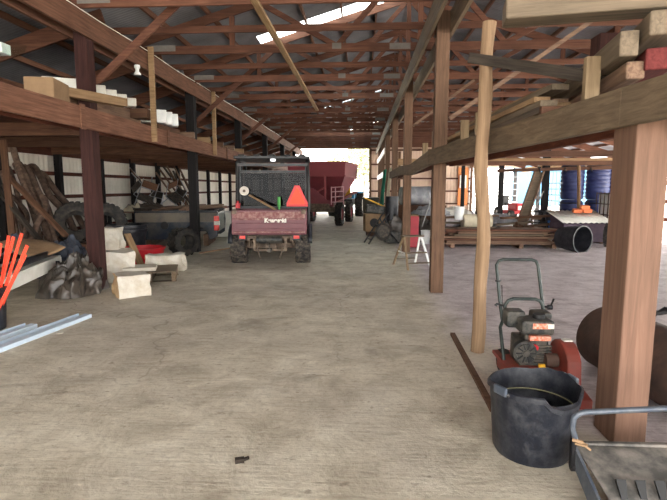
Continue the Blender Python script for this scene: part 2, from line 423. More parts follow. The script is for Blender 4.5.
# right side: open bays between posts with rails
wr = bpy.data.objects.new('wall_right', None); COL.objects.link(wr); struct(wr)
struct(MB().bar((XE, Y0, 2.62), (XE, Y1, 2.62), .08, .28).build('eave_board', W_TANY, wr))
for k in range(8):
    struct(MB().box((XE - .1, 2.8 + 4.32 * k, 1.35), (.17, .17, 2.7)).build('wall_post', W_POSTB, wr))
for z in (.45, 1.05, 1.66):
    struct(MB().bar((XE, Y0, z), (XE, 20.0, z), .045, .14).build('side_rail', W_DARKY, wr))

# ------------------------------------------------------------------ posts
def post(x, y, z1, mat, label, w=.18, d=.18, lean=(0, 0), grp=None):
    o = MB().box((0, 0, z1 / 2), (w, d, z1)).build('timber_post', mat, bev=.008, loc=(x, y, 0), rot=(lean[1], lean[0], 0))
    return tag(o, label, 'post', grp or 'barn posts')
YP = [2.9, 7.08, 11.4, 15.75, 20.1, 24.5, 28.8]
lab_l = ['dark brown timber post rising from the crumpled tarp', 'dark post standing by the truck bed and loose tire', 'dark post just behind the roofed utility vehicle, third of the left row',
         'fourth dark post of the left row, seen above the loft', 'fifth dark post of the left row, seen above the loft', 'sixth and last dark post of the left row']
for i, y in enumerate(YP[1:]):
    post(-3.92, y - .05 if i else 7.0, 3.87, W_POSTD if i < 1 else W_POSTB, lab_l[i], .19, .19)
post(1.573, 2.915, 2.0, W_FRONT, 'big weathered square post in the front, beside the rusty roller', .182, .25, (.0, 0))
lab_c = ['brown square post left of the rough pole, full height to the roof', 'brown post behind the white step stool', 'third brown post of the centre row beside the hanging green cloth',
         'fourth brown post of the centre row', 'fifth brown post of the centre row, near the doorway', 'sixth brown post of the centre row, nearest the doorway']
for i, y in enumerate(YP[1:]):
    post(1.09 if i == 0 else 1.04, y, 3.87, W_POST, lab_c[i], .18, .18)
lab_r = ['black post beside the stacked blue barrels', 'black post beside the red lawn mower', 'black post near the plywood on the back wall', 'farthest black post on the open side']
for i, y in enumerate([16.25, 21.3, 25.4, 29.2]):
    post(XR, y, 3.87, W_POSTB, lab_r[i], .19, .19)

# girders under the trusses: a board on each face of the posts
def girder(x, label, mat):
    tag(MB().bar((x, Y0 + 1, 3.715), (x, Y1 - .1, 3.715), .045, .3).build('roof_girder', mat), label, 'beam', 'roof girders', 'thing')
girder(-3.80, 'long red-brown roof girder on the aisle face of the dark left posts', W_BEAMY)
girder(-4.04, 'long roof girder on the wall face of the dark left posts', W_BEAMY)
girder(.92, 'long roof girder on the aisle face of the centre posts', W_GREYY)
girder(1.205, 'long roof girder on the far face of the centre posts', W_GREYY)
girder(5.78, 'long roof girder on the inner face of the black posts', W_BEAMY)
girder(6.02, 'long roof girder on the outer face of the black posts', W_BEAMY)

# ------------------------------------------------------------------ roof trusses
CH = 3.87
def truss_proto():
    t = thing('roof_truss', 'x', 'truss', (0, 0, 0), 0, 'roof trusses')
    w = .042
    # bottom chord is two lengths spliced over the centre
    MB().bar((XC - .12, 0, CH + .07), (XR + .12, 0, CH + .07), w, .14).build('bottom_chord', W_TRUSS, t)
    zr = roofz(XM)
    for sx in (-1, 1):
        MB().bar((XM + sx * 5.0, 0, roofz(XM + sx * 5.0) - .02), (XM, 0, zr - .02), w, .15).build('top_chord', W_TRUSS, t)
        xa = XM + sx * 1.45
        MB().bar((xa, .001, CH + .1), (XM + sx * .08, .001, zr - .12), w, .09).build('web_member', W_TRUSS, t)
        MB().bar((xa, .001, CH + .1), (XM + sx * 2.75, .001, roofz(XM + 2.75) - .08), w, .09).build('web_member', W_TRUSS, t)
        MB().box((XM + sx * 3.3, .002, (CH + .1 + roofz(XM + 3.3)) / 2 - .04), (.09, w, roofz(XM + 3.3) - CH - .22)).build('web_member', W_TRUSSZ, t)
        MB().box((XM + sx * 4.55, -.024, CH + .1), (.45, .006, .1)).build('heel_plate', PLATE, t)
        if sx < 0: MB().box((xa, -.024, CH + .1), (.16, .006, .1)).build('gusset_plate', PLATE, t)
    MB().box((XM - .35, -.024, CH + .08), (.36, .006, .1)).build('splice_plate', PLATE, t)
    MB().box((XM, .002, (CH + .14 + zr - .1) / 2), (.09, w, zr - .1 - CH - .14)).build('king_post', W_TRUSSZ, t)
    return t
TY = [6.66 + 2.29 * k for k in range(11)]
tp = truss_proto()
for i, y in enumerate(TY):
    lab = '%s full roof truss counted from the front, spanning the aisle' % ORD[i]
    if i == 0: tp.location = (0, y, 0); tp['label'] = lab
    else: dup(tp, (0, y, random.uniform(-.012, .012)), (0, 0, 0), lab)
    if i < 10:   # between two trusses only a thin tie board crosses
        tag(MB().bar((XC - .1, 0, CH + .055), (XR + .1, 0, CH + .055), .04, .1).build('tie_board', W_TRUSS, loc=(0, y + 1.145, 0)), 'thin tie board crossing between the %s and the next roof truss' % ORD[i], 'board', 'tie boards between the trusses')
# lengthwise runner board nailed under the chords
tag(MB().bar((-1.36, 5.0, CH - .03), (-1.36, 15.2, CH - .03), .09, .045).build('runner_board', W_TANY), 'long pale board running lengthwise under the roof trusses', 'board')
# 45 degree braces
bl = ['diagonal brace from the tarp-covered left post up to the roof', 'diagonal brace rising from the left post by the truck bed', 'diagonal brace from the left post behind the vehicle roof', 'fourth diagonal brace of the left row, far back', 'fifth diagonal brace of the left row, farthest back']
for i, y in enumerate(YP[1:6]):
    tag(MB().bar((-3.84, y + .075, 3.03), (-1.98, y + .075, 4.62), .045, .1).build('diagonal_brace', W_TRUSS), bl[i], 'brace', 'post braces')
tag(MB().bar((1.22, 7.1, 2.46), (3.25, 7.1, 3.85), .04, .055).build('diagonal_brace', W_OLDX), 'long thin brace rising to the right from the centre post', 'brace', 'post braces')
tag(MB().bar((1.16, 11.5, 2.9), (2.5, 11.5, 3.9), .04, .055).build('diagonal_brace', W_OLDX), 'brace rising to the right from the post behind the step stool', 'brace', 'post braces')
# thin uprights hung between loft and girder
for px_, (x, y) in (('nearer', (-3.7, 8.75)), ('farther', (-3.7, 12.4))):
    tag(MB().bar((x, y, 2.32), (x, y, 3.95), .05, .09, (1, 0, 0)).build('upright_strip', W_TANX), '%s thin upright strip between left loft edge and girder' % px_, 'board')
# white wire along the girder
pts = [(-3.76, 4.5 + k * .9, 3.875 + .012 * math.sin(k * 1.7)) for k in range(22)]
tag(MB().tube(pts, .007, 5).build('electric_wire', WHITEP), 'thin white wire running along the top of the left girder', 'wire')

# ------------------------------------------------------------------ left loft
loft = thing('storage_loft', 'long dark timber loft over the left bays', 'loft', (0, 0, 2.3))
MB().bar((-3.775, 3.2, .15), (-3.775, 30, .15), .05, .29).build('rim_board', W_BEAMY, loft, bev=.006)
MB().bar((-4.05, 3.2, .13), (-4.05, 30, .13), .05, .24).build('inner_rim_board', W_DARKY, loft)
y = 3.6
while y < 30:
    MB().bar((XL + .26, y, .16), (-4.08, y, .16), .05, .21).build('joist', W_DARKX, loft); y += 2.17
mm = MB(); x = XL + .36
while x < -4.1:
    mm.box((x, 16.6, .28), (.185, 26.8, .025)); x += .2
mm.build('deck_planks', W_DECK, loft)
for y in (6.55, 9.5, 13.7):
    MB().box((-3.742, y, .15), (.02, .11, .33)).build('splice_block', W_BEAMY, loft)

# ------------------------------------------------------------------ right loft
rl = thing('storage_loft', 'weathered open loft carried by the front post and centre posts', 'loft', (0, 0, 0))
pts = [(1.62, 1.4), (1.44, 2.85), (.955, 7.05), (.91, 9.3), (.905, 11.4), (.905, 15.75)]
zz = [1.94, 1.94, 1.92, 1.83, 1.9, 1.9]
for i in range(len(pts) - 1):
    a, b_ = pts[i], pts[i + 1]
    MB().bar((a[0], a[1], zz[i]), (b_[0], b_[1], zz[i + 1]), .055, .21 if i < 2 else .2).build('rim_board', W_GREYY, rl, bev=.006)
for (a, b_) in (((1.73, 1.4), (1.72, 2.85)), ((1.72, 2.85), (1.25, 7.05)), ((1.25, 7.05), (1.17, 11.4)), ((1.17, 11.4), (1.17, 15.75))):
    MB().bar((a[0], a[1], 1.93), (b_[0], b_[1], 1.9), .05, .2).build('inner_rim_board', W_DARKY, rl)
for x, y, h in ((1.49, 3.35, .27), (1.22, 5.2, .2), (1.18, 5.75, .2), (1.12, 7.6, .28), (1.1, 8.6, .2)):
    MB().box((x - .02, y, 1.86 + h / 2 + .1), (.09, .05, h + .2)).build('stub_upright', W_GREYZ, rl)
MB().box((1.66, 3.6, 2.29), (.14, .14, .48)).build('shaded_post_top', W_POSTD, rl)  # front post's top as its own piece, its shade put in as dark wood
MB().bar((1.05, 15.9, 2.32), (9.9, 15.9, 2.32), .05, .2).build('cross_beam', W_TANX, rl)
for y in (3.9, 5.6, 8.4, 11.6):
    MB().bar((1.35, y, 2.06), (6.0, y, 2.06), .05, .1).build('cross_bearer', W_DARKX, rl)
# hook rail in front of the barrels
hr = thing('hook_rail', 'thin rail with hanging hooks in front of the blue barrels', 'rail', (0, 15.3, 0))
MB().bar((4.1, 0, 2.02), (9.2, 0, 2.15), .06, .1).build('rail', W_DARKX, hr)
for k in range(6):
    xx = 4.6 + k * .75
    MB().tube([(xx, -.04, 2.1), (xx, -.06, 1.98 + k * .02), (xx + .03, -.05, 1.93 + k * .02)], .018, 6).build('hook', BLACKM, hr)

# lumber stored on the right loft
def board(name, a, b, w, h, mat, label, cat='board', grp=None, bev=.004, up=(0, 0, 1)):
    a, b = V(a), V(b); d = b - a; L = d.length
    o = MB().box((0, 0, 0), (L, w, h)).build(name, mat, bev=bev)
    d.normalize(); u = V(up)
    if abs(d.dot(u)) > .97: u = V((0, 1, 0))
    r = u.cross(d).normalized(); u2 = d.cross(r)
    M = Matrix((d, r, u2)).transposed().to_4x4(); M.translation = (a + b) / 2
    o.matrix_world = M
    return tag(o, label, cat, grp)
board('stored_timber', (.86, 3.2, 2.56), (3.6, 2.75, 2.57), .2, .13, W_GREYX, 'big weathered timber lying across the top of the right loft', 'timber', 'timbers on the right loft', .012)
TB = 'timbers on the right loft'
board('stored_timber', (1.63, 2.85, 2.385), (2.2, 5.2, 2.385), .17, .13, W_GREYX, 'pale square timber end just under the big crosswise timber', 'timber', TB, .012)
board('stored_timber', (1.66, 2.95, 2.22), (2.3, 5.4, 2.22), .14, .12, W_REDX, 'red painted timber in the loft stack over the front post', 'timber', TB, .01)
board('stored_timber', (1.50, 2.97, 2.31), (1.95, 5.6, 2.31), .1, .14, W_GREYX, 'grey timber on edge left of the red timber in the loft', 'timber', TB, .01)
board('stored_timber', (1.56, 3.0, 2.17), (2.0, 5.7, 2.17), .1, .1, W_OLDX, 'flat worn plank lowest in the loft stack over the front post', 'timber', TB, .01)
board('stored_timber', (1.82, 2.8, 2.36), (2.4, 5.0, 2.36), .15, .14, W_GREYX, 'grey timber right of the pale timber end in the loft', 'timber', TB, .01)
board('charred_slab', (.98, 4.55, 2.63), (1.66, 3.5, 2.22), .14, .085, W_BLACKX, 'dark bark-edged slab poking out over the right loft beam', 'board')
LB = 'boards stacked on the right loft'
bs = [((1.28, 3.9, 2.13), (1.2, 8.3, 2.13), W_GREYX, 'lowest grey board stacked along the right loft edge'), ((1.42, 4.0, 2.13), (1.42, 8.6, 2.13), W_TANX, 'low tan board in the second column on the right loft'),
      ((1.3, 4.1, 2.19), (1.14, 7.6, 2.19), W_TANX, 'tan board lying second from below on the right loft edge'), ((1.48, 4.2, 2.19), (1.4, 8.0, 2.19), W_OLDX, 'brown board second up, away from the right loft edge'),
      ((1.36, 3.9, 2.25), (1.25, 7.2, 2.25), W_GREYX, 'wide grey board near the top of the right loft stack'), ((1.45, 4.3, 2.31), (1.3, 7.0, 2.31), W_TANX, 'topmost tan board on the right loft stack'),
      ((1.62, 3.8, 2.25), (1.8, 7.8, 2.25), W_OLDX, 'inner brown board on the right loft beside the stack')]
for a, b_, mt, lb in bs: board('loft_board', (a[0] + .13, a[1], a[2] + .008), (b_[0] + .13, b_[1], b_[2] + .008), .13, .045, mt, lb, 'board', LB)

# rough pole
mm = MB(); pts = []; rs = []
for k in range(15):
    z = k / 14 * 2.89
    pts.append((.025 * math.sin(z * 2.3) + .012 * math.sin(z * 6 + 1), .02 * math.sin(z * 1.7 + 1), z)); rs.append(.062 - .006 * z / 2.9 + .004 * math.sin(z * 9))
mm.tube(pts, rs, 12)
tag(mm.build('rustic_pole', W_PALEZ, smooth=True, loc=(1.07, 4.43, 0)), 'crooked peeled log pole standing before the right loft beam', 'pole')
# edging strip in the floor
tag(MB().bar((.945, 4.95, .012), (.9, 3.2, .012), .045, .03).build('edging_strip', W_BROWNX), 'narrow dark edging strip along the concrete edge', 'strip')

# ==== PART TWO
def Rz(a): return Matrix.Rotation(a, 4, 'Z')
def Tm(*p): return Matrix.Translation(p)
RXm = Matrix.Rotation(PI / 2, 4, 'X'); RYm = Matrix.Rotation(PI / 2, 4, 'Y')
def text_mesh(s, size, depth, name, mat, parent, M, bold=.0):
    c = bpy.data.curves.new(name, 'FONT'); c.body = s; c.size = size; c.extrude = depth; c.align_x = 'CENTER'; c.offset = bold
    tmp = bpy.data.objects.new('tmp', c); COL.objects.link(tmp)
    me = bpy.data.meshes.new_from_object(tmp.evaluated_get(bpy.context.evaluated_depsgraph_get()))
    bpy.data.objects.remove(tmp); me.name = name; me.transform(M); me.materials.clear(); me.materials.append(mat)
    o = bpy.data.objects.new(name, me); COL.objects.link(o); o.parent = parent; return o
def crumple(name, cx, cy, rx, ry, h, mat, seed, label, cat, nu=40, nv=40, z0=0, grp=None):
    from mathutils import noise as mn
    off = V((seed * 7.3, seed * 1.7, 0))
    def fn(u, v):
        a = 2 * PI * (u % 1); r = v
        wob = 1 + .32 * mn.noise(V((math.cos(a) * 1.3, math.sin(a) * 1.3, seed * 2.1)))
        x = math.cos(a) * r * rx * wob; y = math.sin(a) * r * ry * wob
        q = V((x, y, 0)) * 2.2 + off
        w = q + mn.noise_vector(q * 1.0) * .7
        base = (1 - r ** 2.4) * (.66 + .5 * mn.noise(w * 1.1))
        fold = 1 - abs(mn.noise(V((w.x * 2.6, w.y * 1.1, 3)))) * 2.4
        fold2 = 1 - abs(mn.noise(V((w.y * 5 + 4, w.x * 2.2, 8)))) * 2
        rid = lambda x_, y_, k_: max(0, 1 - abs(mn.noise(V((x_, y_, k_)))) * 3.2) ** 1.5
        g1 = rid(w.x * 2.2 + w.y, w.y * .9, 3); g2 = rid(w.y * 3.4, w.x * 1.2 + 4, 8); g3 = rid(w.x * 5 + w.y * 3, w.y * 2 - w.x, 5); g4 = rid(w.x * 3 - w.y * 6, w.x * 2, 15)
        z = h * base * .78 + (.13 * g1 + .1 * g2 + .06 * g3 + .045 * g4) * (min(1, h * 2)) * (1 - .55 * r ** 2)
        dx = mn.noise_vector(w * 2.6) * .15 * min(1, h + .3)
        return (x + dx.x, y + dx.y, max(0.004, z) if r < .999 else 0.004)
    m = MB(); m.grid(fn, nu, nv)
    o = m.build(name, mat, smooth='all', loc=(cx, cy, z0)); return tag(o, label, cat, grp)
def rockbox(name, c, d, rz, mats, label, cat, grp, seed, rough=.018, tilt=0):
    import bmesh
    from mathutils import noise as mn
    bm = bmesh.new(); bmesh.ops.create_cube(bm, size=1)
    bmesh.ops.scale(bm, vec=d, verts=bm.verts)
    bmesh.ops.subdivide_edges(bm, edges=bm.edges, cuts=9, use_grid_fill=True)
    for v in bm.verts:
        o = V((seed * 3.1, 0, 0)); q = v.co * 5 + o
        v.co += V((mn.noise(q), mn.noise(q + V((9, 0, 0))), mn.noise(q + V((0, 9, 0))) * .6)) * rough * 2 + V((mn.noise(q * 3), mn.noise(q * 3 + V((5, 0, 0))), 0)) * rough
    zmin = min(v.co.z for v in bm.verts)
    for v in bm.verts: v.co.z -= zmin
    me = bpy.data.meshes.new(name)
    for m in mats: me.materials.append(m)
    if len(mats) > 1:
        for f in bm.faces:
            if f.normal.x < -.6: f.material_index = 1
    bm.to_mesh(me); bm.free()
    o = bpy.data.objects.new(name, me); COL.objects.link(o); o.location = c; o.rotation_euler = (tilt, 0, rz)
    return tag(o, label, cat, grp)

# ================================================================== utility vehicle
u = thing('utility_vehicle', 'muddy maroon utility vehicle with black cab, seen from behind in the aisle', 'vehicle', (-1.765, 9.33, 0), math.radians(5.5))
def wheel(name, x, y, R_, w, parent, mt, rim, lugs=16, rr=.5):
    prof = [(R_ * rr, -w / 2 * .85), (R_ * .82, -w / 2), (R_ * .93, -w / 2 * .92), (R_ * .95, -w / 4), (R_ * .95, w / 4), (R_ * .93, w / 2 * .92), (R_ * .82, w / 2), (R_ * rr, w / 2 * .85)]
    m = MB(); M0 = Tm(x, y, R_) @ RYm
    m.lathe(prof, 32, M0)
    for k in range(lugs):
        for sgn in (-1, 1):
            a = 2 * PI * (k + (.5 if sgn > 0 else 0)) / lugs
            m.box((R_ * .955, 0, sgn * w * .24), (R_ * .1, R_ * .19, w * .44), rot=(sgn * .45, 0, 0), M=M0 @ Rz(a))
            m.box((R_ * .87, 0, sgn * w * .49), (R_ * .2, R_ * .14, w * .06), M=M0 @ Rz(a))
    t = m.build(name, mt, parent)
    m = MB(); m.lathe([(0, w * .3), (R_ * .2, w * .32), (R_ * .25, w * .2), (R_ * .47, w * .22), (R_ * .52, w * .42), (R_ * .52, -w * .42), (R_ * .47, -w * .22), (R_ * .25, -w * .2), (R_ * .2, -w * .32), (0, -w * .3)], 24, M0)
    m.build('rim', rim, t, smooth=True); return t
for x in (-.635, .635):
    wheel('wheel', x, .42, .335, .29, u, MUDRUB, MUD)
    wheel('wheel', x, 2.5, .325, .25, u, MUDRUB, MUD)
m = MB()   # running gear seen under the bed
m.bar((-.42, .1, .52), (-.42, 2.8, .45), .06, .1).bar((.42, .1, .52), (.42, 2.8, .45), .06, .1).bar((-.6, .42, .36), (.6, .42, .36), .1, .1)
m.bar((-.55, .12, .55), (.55, .12, .55), .07, .06).bar((-.3, .1, .3), (-.3, .1, .56), .05, .07).bar((.3, .1, .3), (.3, .1, .56), .05, .07).bar((-.32, .1, .3), (.32, .1, .3), .05, .05)
m.box((0, .42, .36), (.22, .26, .22)).box((0, 1.6, .38), (1.2, 1.5, .1))
m.build('chassis', MUD, u)
MB().cyl((-.26, .1, .5), (.24, .1, .5), .075, 18).build('muffler', ENGBLK, u, smooth=True)
m = MB(); m.box((0, -.02, .31), (.07, .2, .06)).cyl((0, -.09, .33), (0, -.09, .41), .012).lathe([(0, .46), (.018, .455), (.026, .435), (.018, .415), (0, .405)], 12, Tm(0, -.09, 0)); m.build('tow_hitch', ENGINE, u)
for x in (-.45, .45):
    MB().tube([(x, .2, .75), (x * .97, .3, .45), (x, .35, .34)], .03, 8).build('shock_absorber', MUD, u)
m = MB()
for x in (-.2, .2): m.tube([(x, .06, .56), (x * 1.2, .05, .3), (x * .9, .07, .12)], .012, 6)
m.build('hanging_strap', MUD, u)
m = MB()
m.box((0, .5, .63), (1.42, 1.0, .05)).box((-.695, .52, .86), (.04, .96, .42)).box((.695, .52, .86), (.04, .96, .42)).box((0, 1.0, .86), (1.42, .04, .42))
m.build('cargo_bed', MAROON, u)
tg = MB().box((0, -.012, .85), (1.44, .05, .47)).build('tailgate', MAROON, u, bev=.012)
MB().box((0, -.045, .985), (1.36, .02, .13)).build('dusty_panel', MAROOND, tg, bev=.008)
m = MB(); m.box((0, -.046, .905), (1.3, .016, .02)).box((0, -.046, .66), (1.36, .016, .025)); m.build('pressed_rib', MAROOND, tg, bev=.005)
MB().box((0, -.046, .78), (1.3, .014, .11)).build('lower_panel', MAROON, tg, bev=.006)
text_mesh('Kawasaki', .112, .003, 'lettering', LABELW, tg, Tm(.12, -.057, .85) @ RXm, .006)
for x in (-.66, .66):
    MB().box((x, -.03, 1.05), (.09, .06, .08)).build('tailgate_latch', MUD, tg)
for x in (-.52, .52):
    l = MB().box((x, .02, .55), (.16, .05, .1)).build('tail_light', BLACKM, u)
    MB().box((x, -.01, .56), (.11, .02, .06)).build('red_lens', AMBERL, l)
for x in (-.775, .775):   # plastic fenders over the rear wheels
    m = MB()
    def fen(a, b, x=x):
        q = PI * (.05 + .9 * a); return (x + (b - .5) * .09, .5 + math.cos(q) * .42, .36 + math.sin(q) * .42)
    m.grid(fen, 12, 1); m.build('fender', BLACKP, u, smooth='all', solid=.02)
m = MB()
m.box((0, 1.75, .55), (1.45, 1.5, .12)).box((.74, 1.7, .75), (.05, 1.35, .3)).box((-.74, 1.7, .75), (.05, 1.35, .3))
m.build('cab_floor', BLACKP, u)
m = MB(); m.prism([(1.0, .55), (1.9, .55), (1.9, .95), (1.35, 1.12), (1.0, 1.12)], 1.3, Tm(0, 1.35, 0) @ Rz(PI / 2)); m.build('hood', MAROON, u, bev=.03)
for x in (-.36, .36):
    s_ = MB().box((x, 1.75, .72), (.62, .5, .16)).box((x, 1.47, 1.08), (.6, .14, .6), (-.12, 0, 0)).build('seat', BLACKM, u, bev=.04)
cf = MB()
for x in (-.74, .74):
    cf.tube([(x, .86, .66), (x, .86, 1.2), (x * .985, .9, 2.02), (x * .97, 1.2, 2.09), (x * .97, 2.0, 2.09), (x, 2.45, 1.45), (x, 2.6, .95)], .032, 8)
    cf.bar((x * .93, .98, 1.05), (x * .93, .98, 1.98), .035, .05)
cf.bar((-.74, .88, 1.1), (.74, .88, 1.1), .04, .05).bar((-.74, .9, 1.98), (.74, .9, 1.98), .05, .06).bar((-.7, .97, 1.84), (.7, .97, 1.84), .03, .05)
cf.build('roll_cage', BLACKM, u)
m = MB(); m.box((0, 1.55, 2.125), (1.56, 1.55, .06))
for k in range(5): m.box((-.62 + .31 * k, 1.5, 2.165), (.13, 1.5, .035))
m.build('roof_panel', BLACKM, u, bev=.012)
MB().box((.02, .83, 2.07), (.1, .06, .05)).build('roof_lamp', CHROME, u)
MB().box((0, .955, 1.46), (1.34, .008, .7)).build('rear_window', GLASS, u)
m = MB()
for k in range(12): m.bar((.2 + k * .04, .93, 1.5), (.2 + k * .04, .93, 1.84), .005, .005)
for k in range(9): m.bar((.2, .93, 1.5 + k * .04), (.66, .93, 1.5 + k * .04), .005, .005)
m.build('wire_mesh', BLACKM, u)
m = MB(); m.torus(.17, .016, Tm(-.36, 2.2, 1.2) @ Matrix.Rotation(-.9, 4, 'X')); m.cyl((-.36, 2.2, 1.2), (-.36, 2.4, .98), .02); m.build('steering_wheel', BLACKM, u)
m = MB()
for x in (-.45, -.27, .0): m.bar((x, 1.0, 1.08), (x, 1.0, 1.9), .03, .05)
m.box((-.3, 1.0, 1.78), (.28, .06, .09)); m.build('gun_rack', MUD, u)
# slow vehicle triangle, a truncated triangle with darker red border
sm = MB().prism([(.29, 1.12), (.73, 1.12), (.73, 1.19), (.56, 1.55), (.46, 1.55), (.29, 1.19)], .012, Tm(0, .8, 0)).build('warning_triangle', SMVR, u)
MB().prism([(.34, 1.165), (.68, 1.165), (.68, 1.185), (.525, 1.51), (.495, 1.51), (.34, 1.185)], .006, Tm(0, .79, 0)).build('orange_face', SMVO, sm)
MB().box((.51, .82, 1.35), (.025, .02, .5)).build('mounting_bar', BLACKM, sm)
d = MB().cyl((-.58, .8, 1.44), (-.58, .84, 1.44), .095, 24).build('white_disc_lamp', REELM, u, smooth=True)
MB().cyl((-.58, .79, 1.44), (-.58, .80, 1.44), .03, 16).build('lamp_hub', MUD, d)
MB().box((-.7, .7, 1.14), (.08, .12, .1)).cyl((-.7, .7, 1.18), (-.7, .7, 1.24), .025).build('fuel_can', REDB, u)
board('shovel_handle', (-2.3, 10.0, 1.36), (-1.58, 9.72, 1.0), .035, .035, W_TANX, 'pale wooden tool handle sticking up from the vehicle bed', 'tool')
tag(MB().cyl((0, 0, -.2), (0, 0, .12), .02, 10).cyl((0, 0, .0), (0, 0, .2), .032, 12).build('green_tool_grip', GREENP, loc=(-1.68, 9.98, 1.12)), 'green-gripped tool standing upright in the vehicle bed', 'tool')

# ================================================================== gravity wagon
g = thing('gravity_wagon', 'dark red grain wagon parked ahead of the utility vehicle by the doorway', 'wagon', (-1.78, 19.3, 0), math.radians(-8))
def frustum(x0, x1, y0, y1, z1, X0, X1, Y0_, Y1_, Z1):
    return [(x0, y0, z1), (x1, y0, z1), (x1, y1, z1), (x0, y1, z1), (X0, Y0_, Z1), (X1, Y0_, Z1), (X1, Y1_, Z1), (X0, Y1_, Z1)]
FQ = [(0, 1, 5, 4), (1, 2, 6, 5), (2, 3, 7, 6), (3, 0, 4, 7)]
m = MB(); m.add(frustum(-1.12, 1.12, .06, 3.2, 1.98, -1.16, 1.16, 0, 3.26, 2.5), FQ); m.build('box', WAGONM, g, solid=.02)
m = MB(); m.add(frustum(-.25, .62, 1.1, 2.1, .95, -1.12, 1.12, .06, 3.2, 1.98), FQ + [(3, 2, 1, 0)]); m.build('hopper', WAGOND, g, solid=.02)
m = MB(); m.bar((-1.16, -.01, 2.5), (1.16, -.01, 2.5), .05, .05).bar((1.17, 0, 2.5), (1.17, 3.26, 2.5), .05, .05).bar((-1.13, .03, 1.97), (1.13, .03, 1.97), .05, .06).bar((1.13, .06, 1.97), (1.13, 3.2, 1.97), .05, .06); m.build('edge_rail', WAGONM, g)
m = MB()
for x in (-.5, .5): m.bar((x, -.1, .8), (x, 3.6, .8), .1, .16)
m.bar((-.75, .5, .62), (.75, .5, .62), .12, .16).bar((-.75, 2.75, .62), (.75, 2.75, .62), .12, .16).bar((-.5, .0, .8), (.5, .0, .8), .1, .18)
m.build('frame', MUD, g)
for x in (-.95, .35):
    MB().bar((x, .05, .8), (x, .05, 1.98), .08, .06).build('end_post', WAGONM, g)
MB().bar((-.9, .06, .86), (.3, .06, 1.5), .04, .06).build('end_brace', WAGONM, g)
m = MB(); m.add([(-1.0, .02, .78), (.7, .02, .78), (.7, .02, 1.02), (.45, .02, 1.02), (-.05, .02, 1.45), (-1.0, .02, 1.85)], [(0, 1, 2, 3, 4, 5)]); m.build('end_panel', WAGOND, g, solid=.02)
m = MB()
for z in (.95, 1.15, 1.35, 1.52): m.bar((.62, -.03, z), (1.1, -.03, z + .03), .03, .035)
for x in (.62, .78, 1.1): m.bar((x, -.03, .85), (x, -.03, 1.55), .035, .035)
m.build('ladder', plain('faded_pink', (214, 170, 172), .6), g)
m = MB(); m.add([(.62, .9, .95), (1.35, .9, 1.35), (1.35, 2.3, 1.35), (.62, 2.3, .95)], [(0, 1, 2, 3)]); m.build('side_chute', WAGONM, g, solid=.03)
for x, y in ((.86, .45), (.86, 2.75), (-.86, .45), (-.86, 2.75)):
    wheel('wheel', x, y, .46, .26, g, RUBBER, WAGONM, 18, .55)
MB().tube([(0, 3.5, .8), (0, 4.6, .55), (0, 5.6, .5)], .05, 8).build('tongue', MUD, g)

# tractor in front of the wagon
t = thing('farm_tractor', 'blue tractor half hidden beyond the red grain wagon', 'tractor', (-.85, 26.0, 0), math.radians(-6))
for x in (-.72, .72):
    wheel('wheel', x, .3, .62, .38, t, RUBBER, LABELW, 18, .55); wheel('wheel', x * .9, 2.3, .42, .25, t, RUBBER, LABELW, 16, .55)
m = MB(); m.box((0, 2.2, .95), (.62, 1.7, .55)); m.build('hood', TEAL, t, bev=.06)
MB().box((0, .6, .75), (.8, 1.8, .35)).build('transmission', BLACKM, t)
for x in (-.72, .72): MB().box((x, .3, 1.27), (.42, 1.0, .08)).box((x - .16 * (1 if x > 0 else -1), .3, 1.0), (.06, .9, .5)).build('fender', TEAL, t, bev=.03)
m = MB().box((0, .5, 1.05), (.5, .5, .12)).box((0, .25, 1.35), (.5, .12, .5)); m.build('seat', YELLOW, t, bev=.04)
m = MB()
for x in (-.55, .55): m.bar((x, .1, 1.2), (x, .1, 2.1), .05, .05)
m.bar((-.55, .1, 2.1), (.55, .1, 2.1), .05, .05); m.build('roll_bar', BLACKM, t)

# ================================================================== left side clutter
# stakes in a dark bucket
sb = thing('stake_bucket', 'dark bucket holding orange stakes at the left picture edge', 'bucket', (-3.97, 4.86, 0))
m = MB(); m.lathe([(0, .01), (.17, .01), (.2, .44), (.215, .445), (.215, .46), (.19, .46), (.165, .03), (0, .03)], 28); m.build('bucket_body', BUCKETM, sb, smooth=True)
tips = [(-3.88, 5.0, 1.0, -3.98, 4.9), (-3.79, 5.05, .99, -3.95, 4.95), (-3.7, 5.0, .985, -3.94, 4.87), (-3.62, 5.02, 1.02, -3.92, 4.9), (-3.52, 4.95, .9, -3.9, 4.86), (-3.51, 4.9, .81, -3.9, 4.8), (-3.95, 4.95, .96, -4.02, 4.83), (-4.03, 5.0, 1.02, -4.03, 4.9), (-3.74, 4.86, .93, -3.93, 4.8)]
slab = ['tallest orange stake leaning right out of the dark bucket' , 'second orange stake from the left edge of the fan', 'orange stake in the middle of the fan', 'orange stake just right of the middle of the fan', 'orange stake leaning low to the right, second lowest', 'lowest orange stake, leaning farthest right', 'orange stake close to the left edge of the picture', 'leftmost orange stake, partly out of the picture', 'short orange stake at the front of the bucket']
for (x, y, z, bx, by), lb in zip(tips, slab):
    a = V((bx, by, .05)); b_ = V((x, y, z)); o = MB(); d_ = (b_ - a); L = d_.length
    o.box((L / 2, 0, 0), (L, .042, .007)).box((L / 2, .0, .006), (L, .008, .014))
    for k in range(7): o.box((L * (.5 + .07 * k), 0, .004), (.012, .034, .012))
    ob = o.build('orange_stake', ORANGE)
    ax = d_.normalized(); az = V((-.3, -1, 0)); az = (az - ax * az.dot(ax)).normalized(); MM = Matrix((ax, az.cross(ax), az)).transposed().to_4x4(); MM.translation = a; ob.matrix_world = MM
    tag(ob, lb, 'stake', 'orange stakes in the bucket')
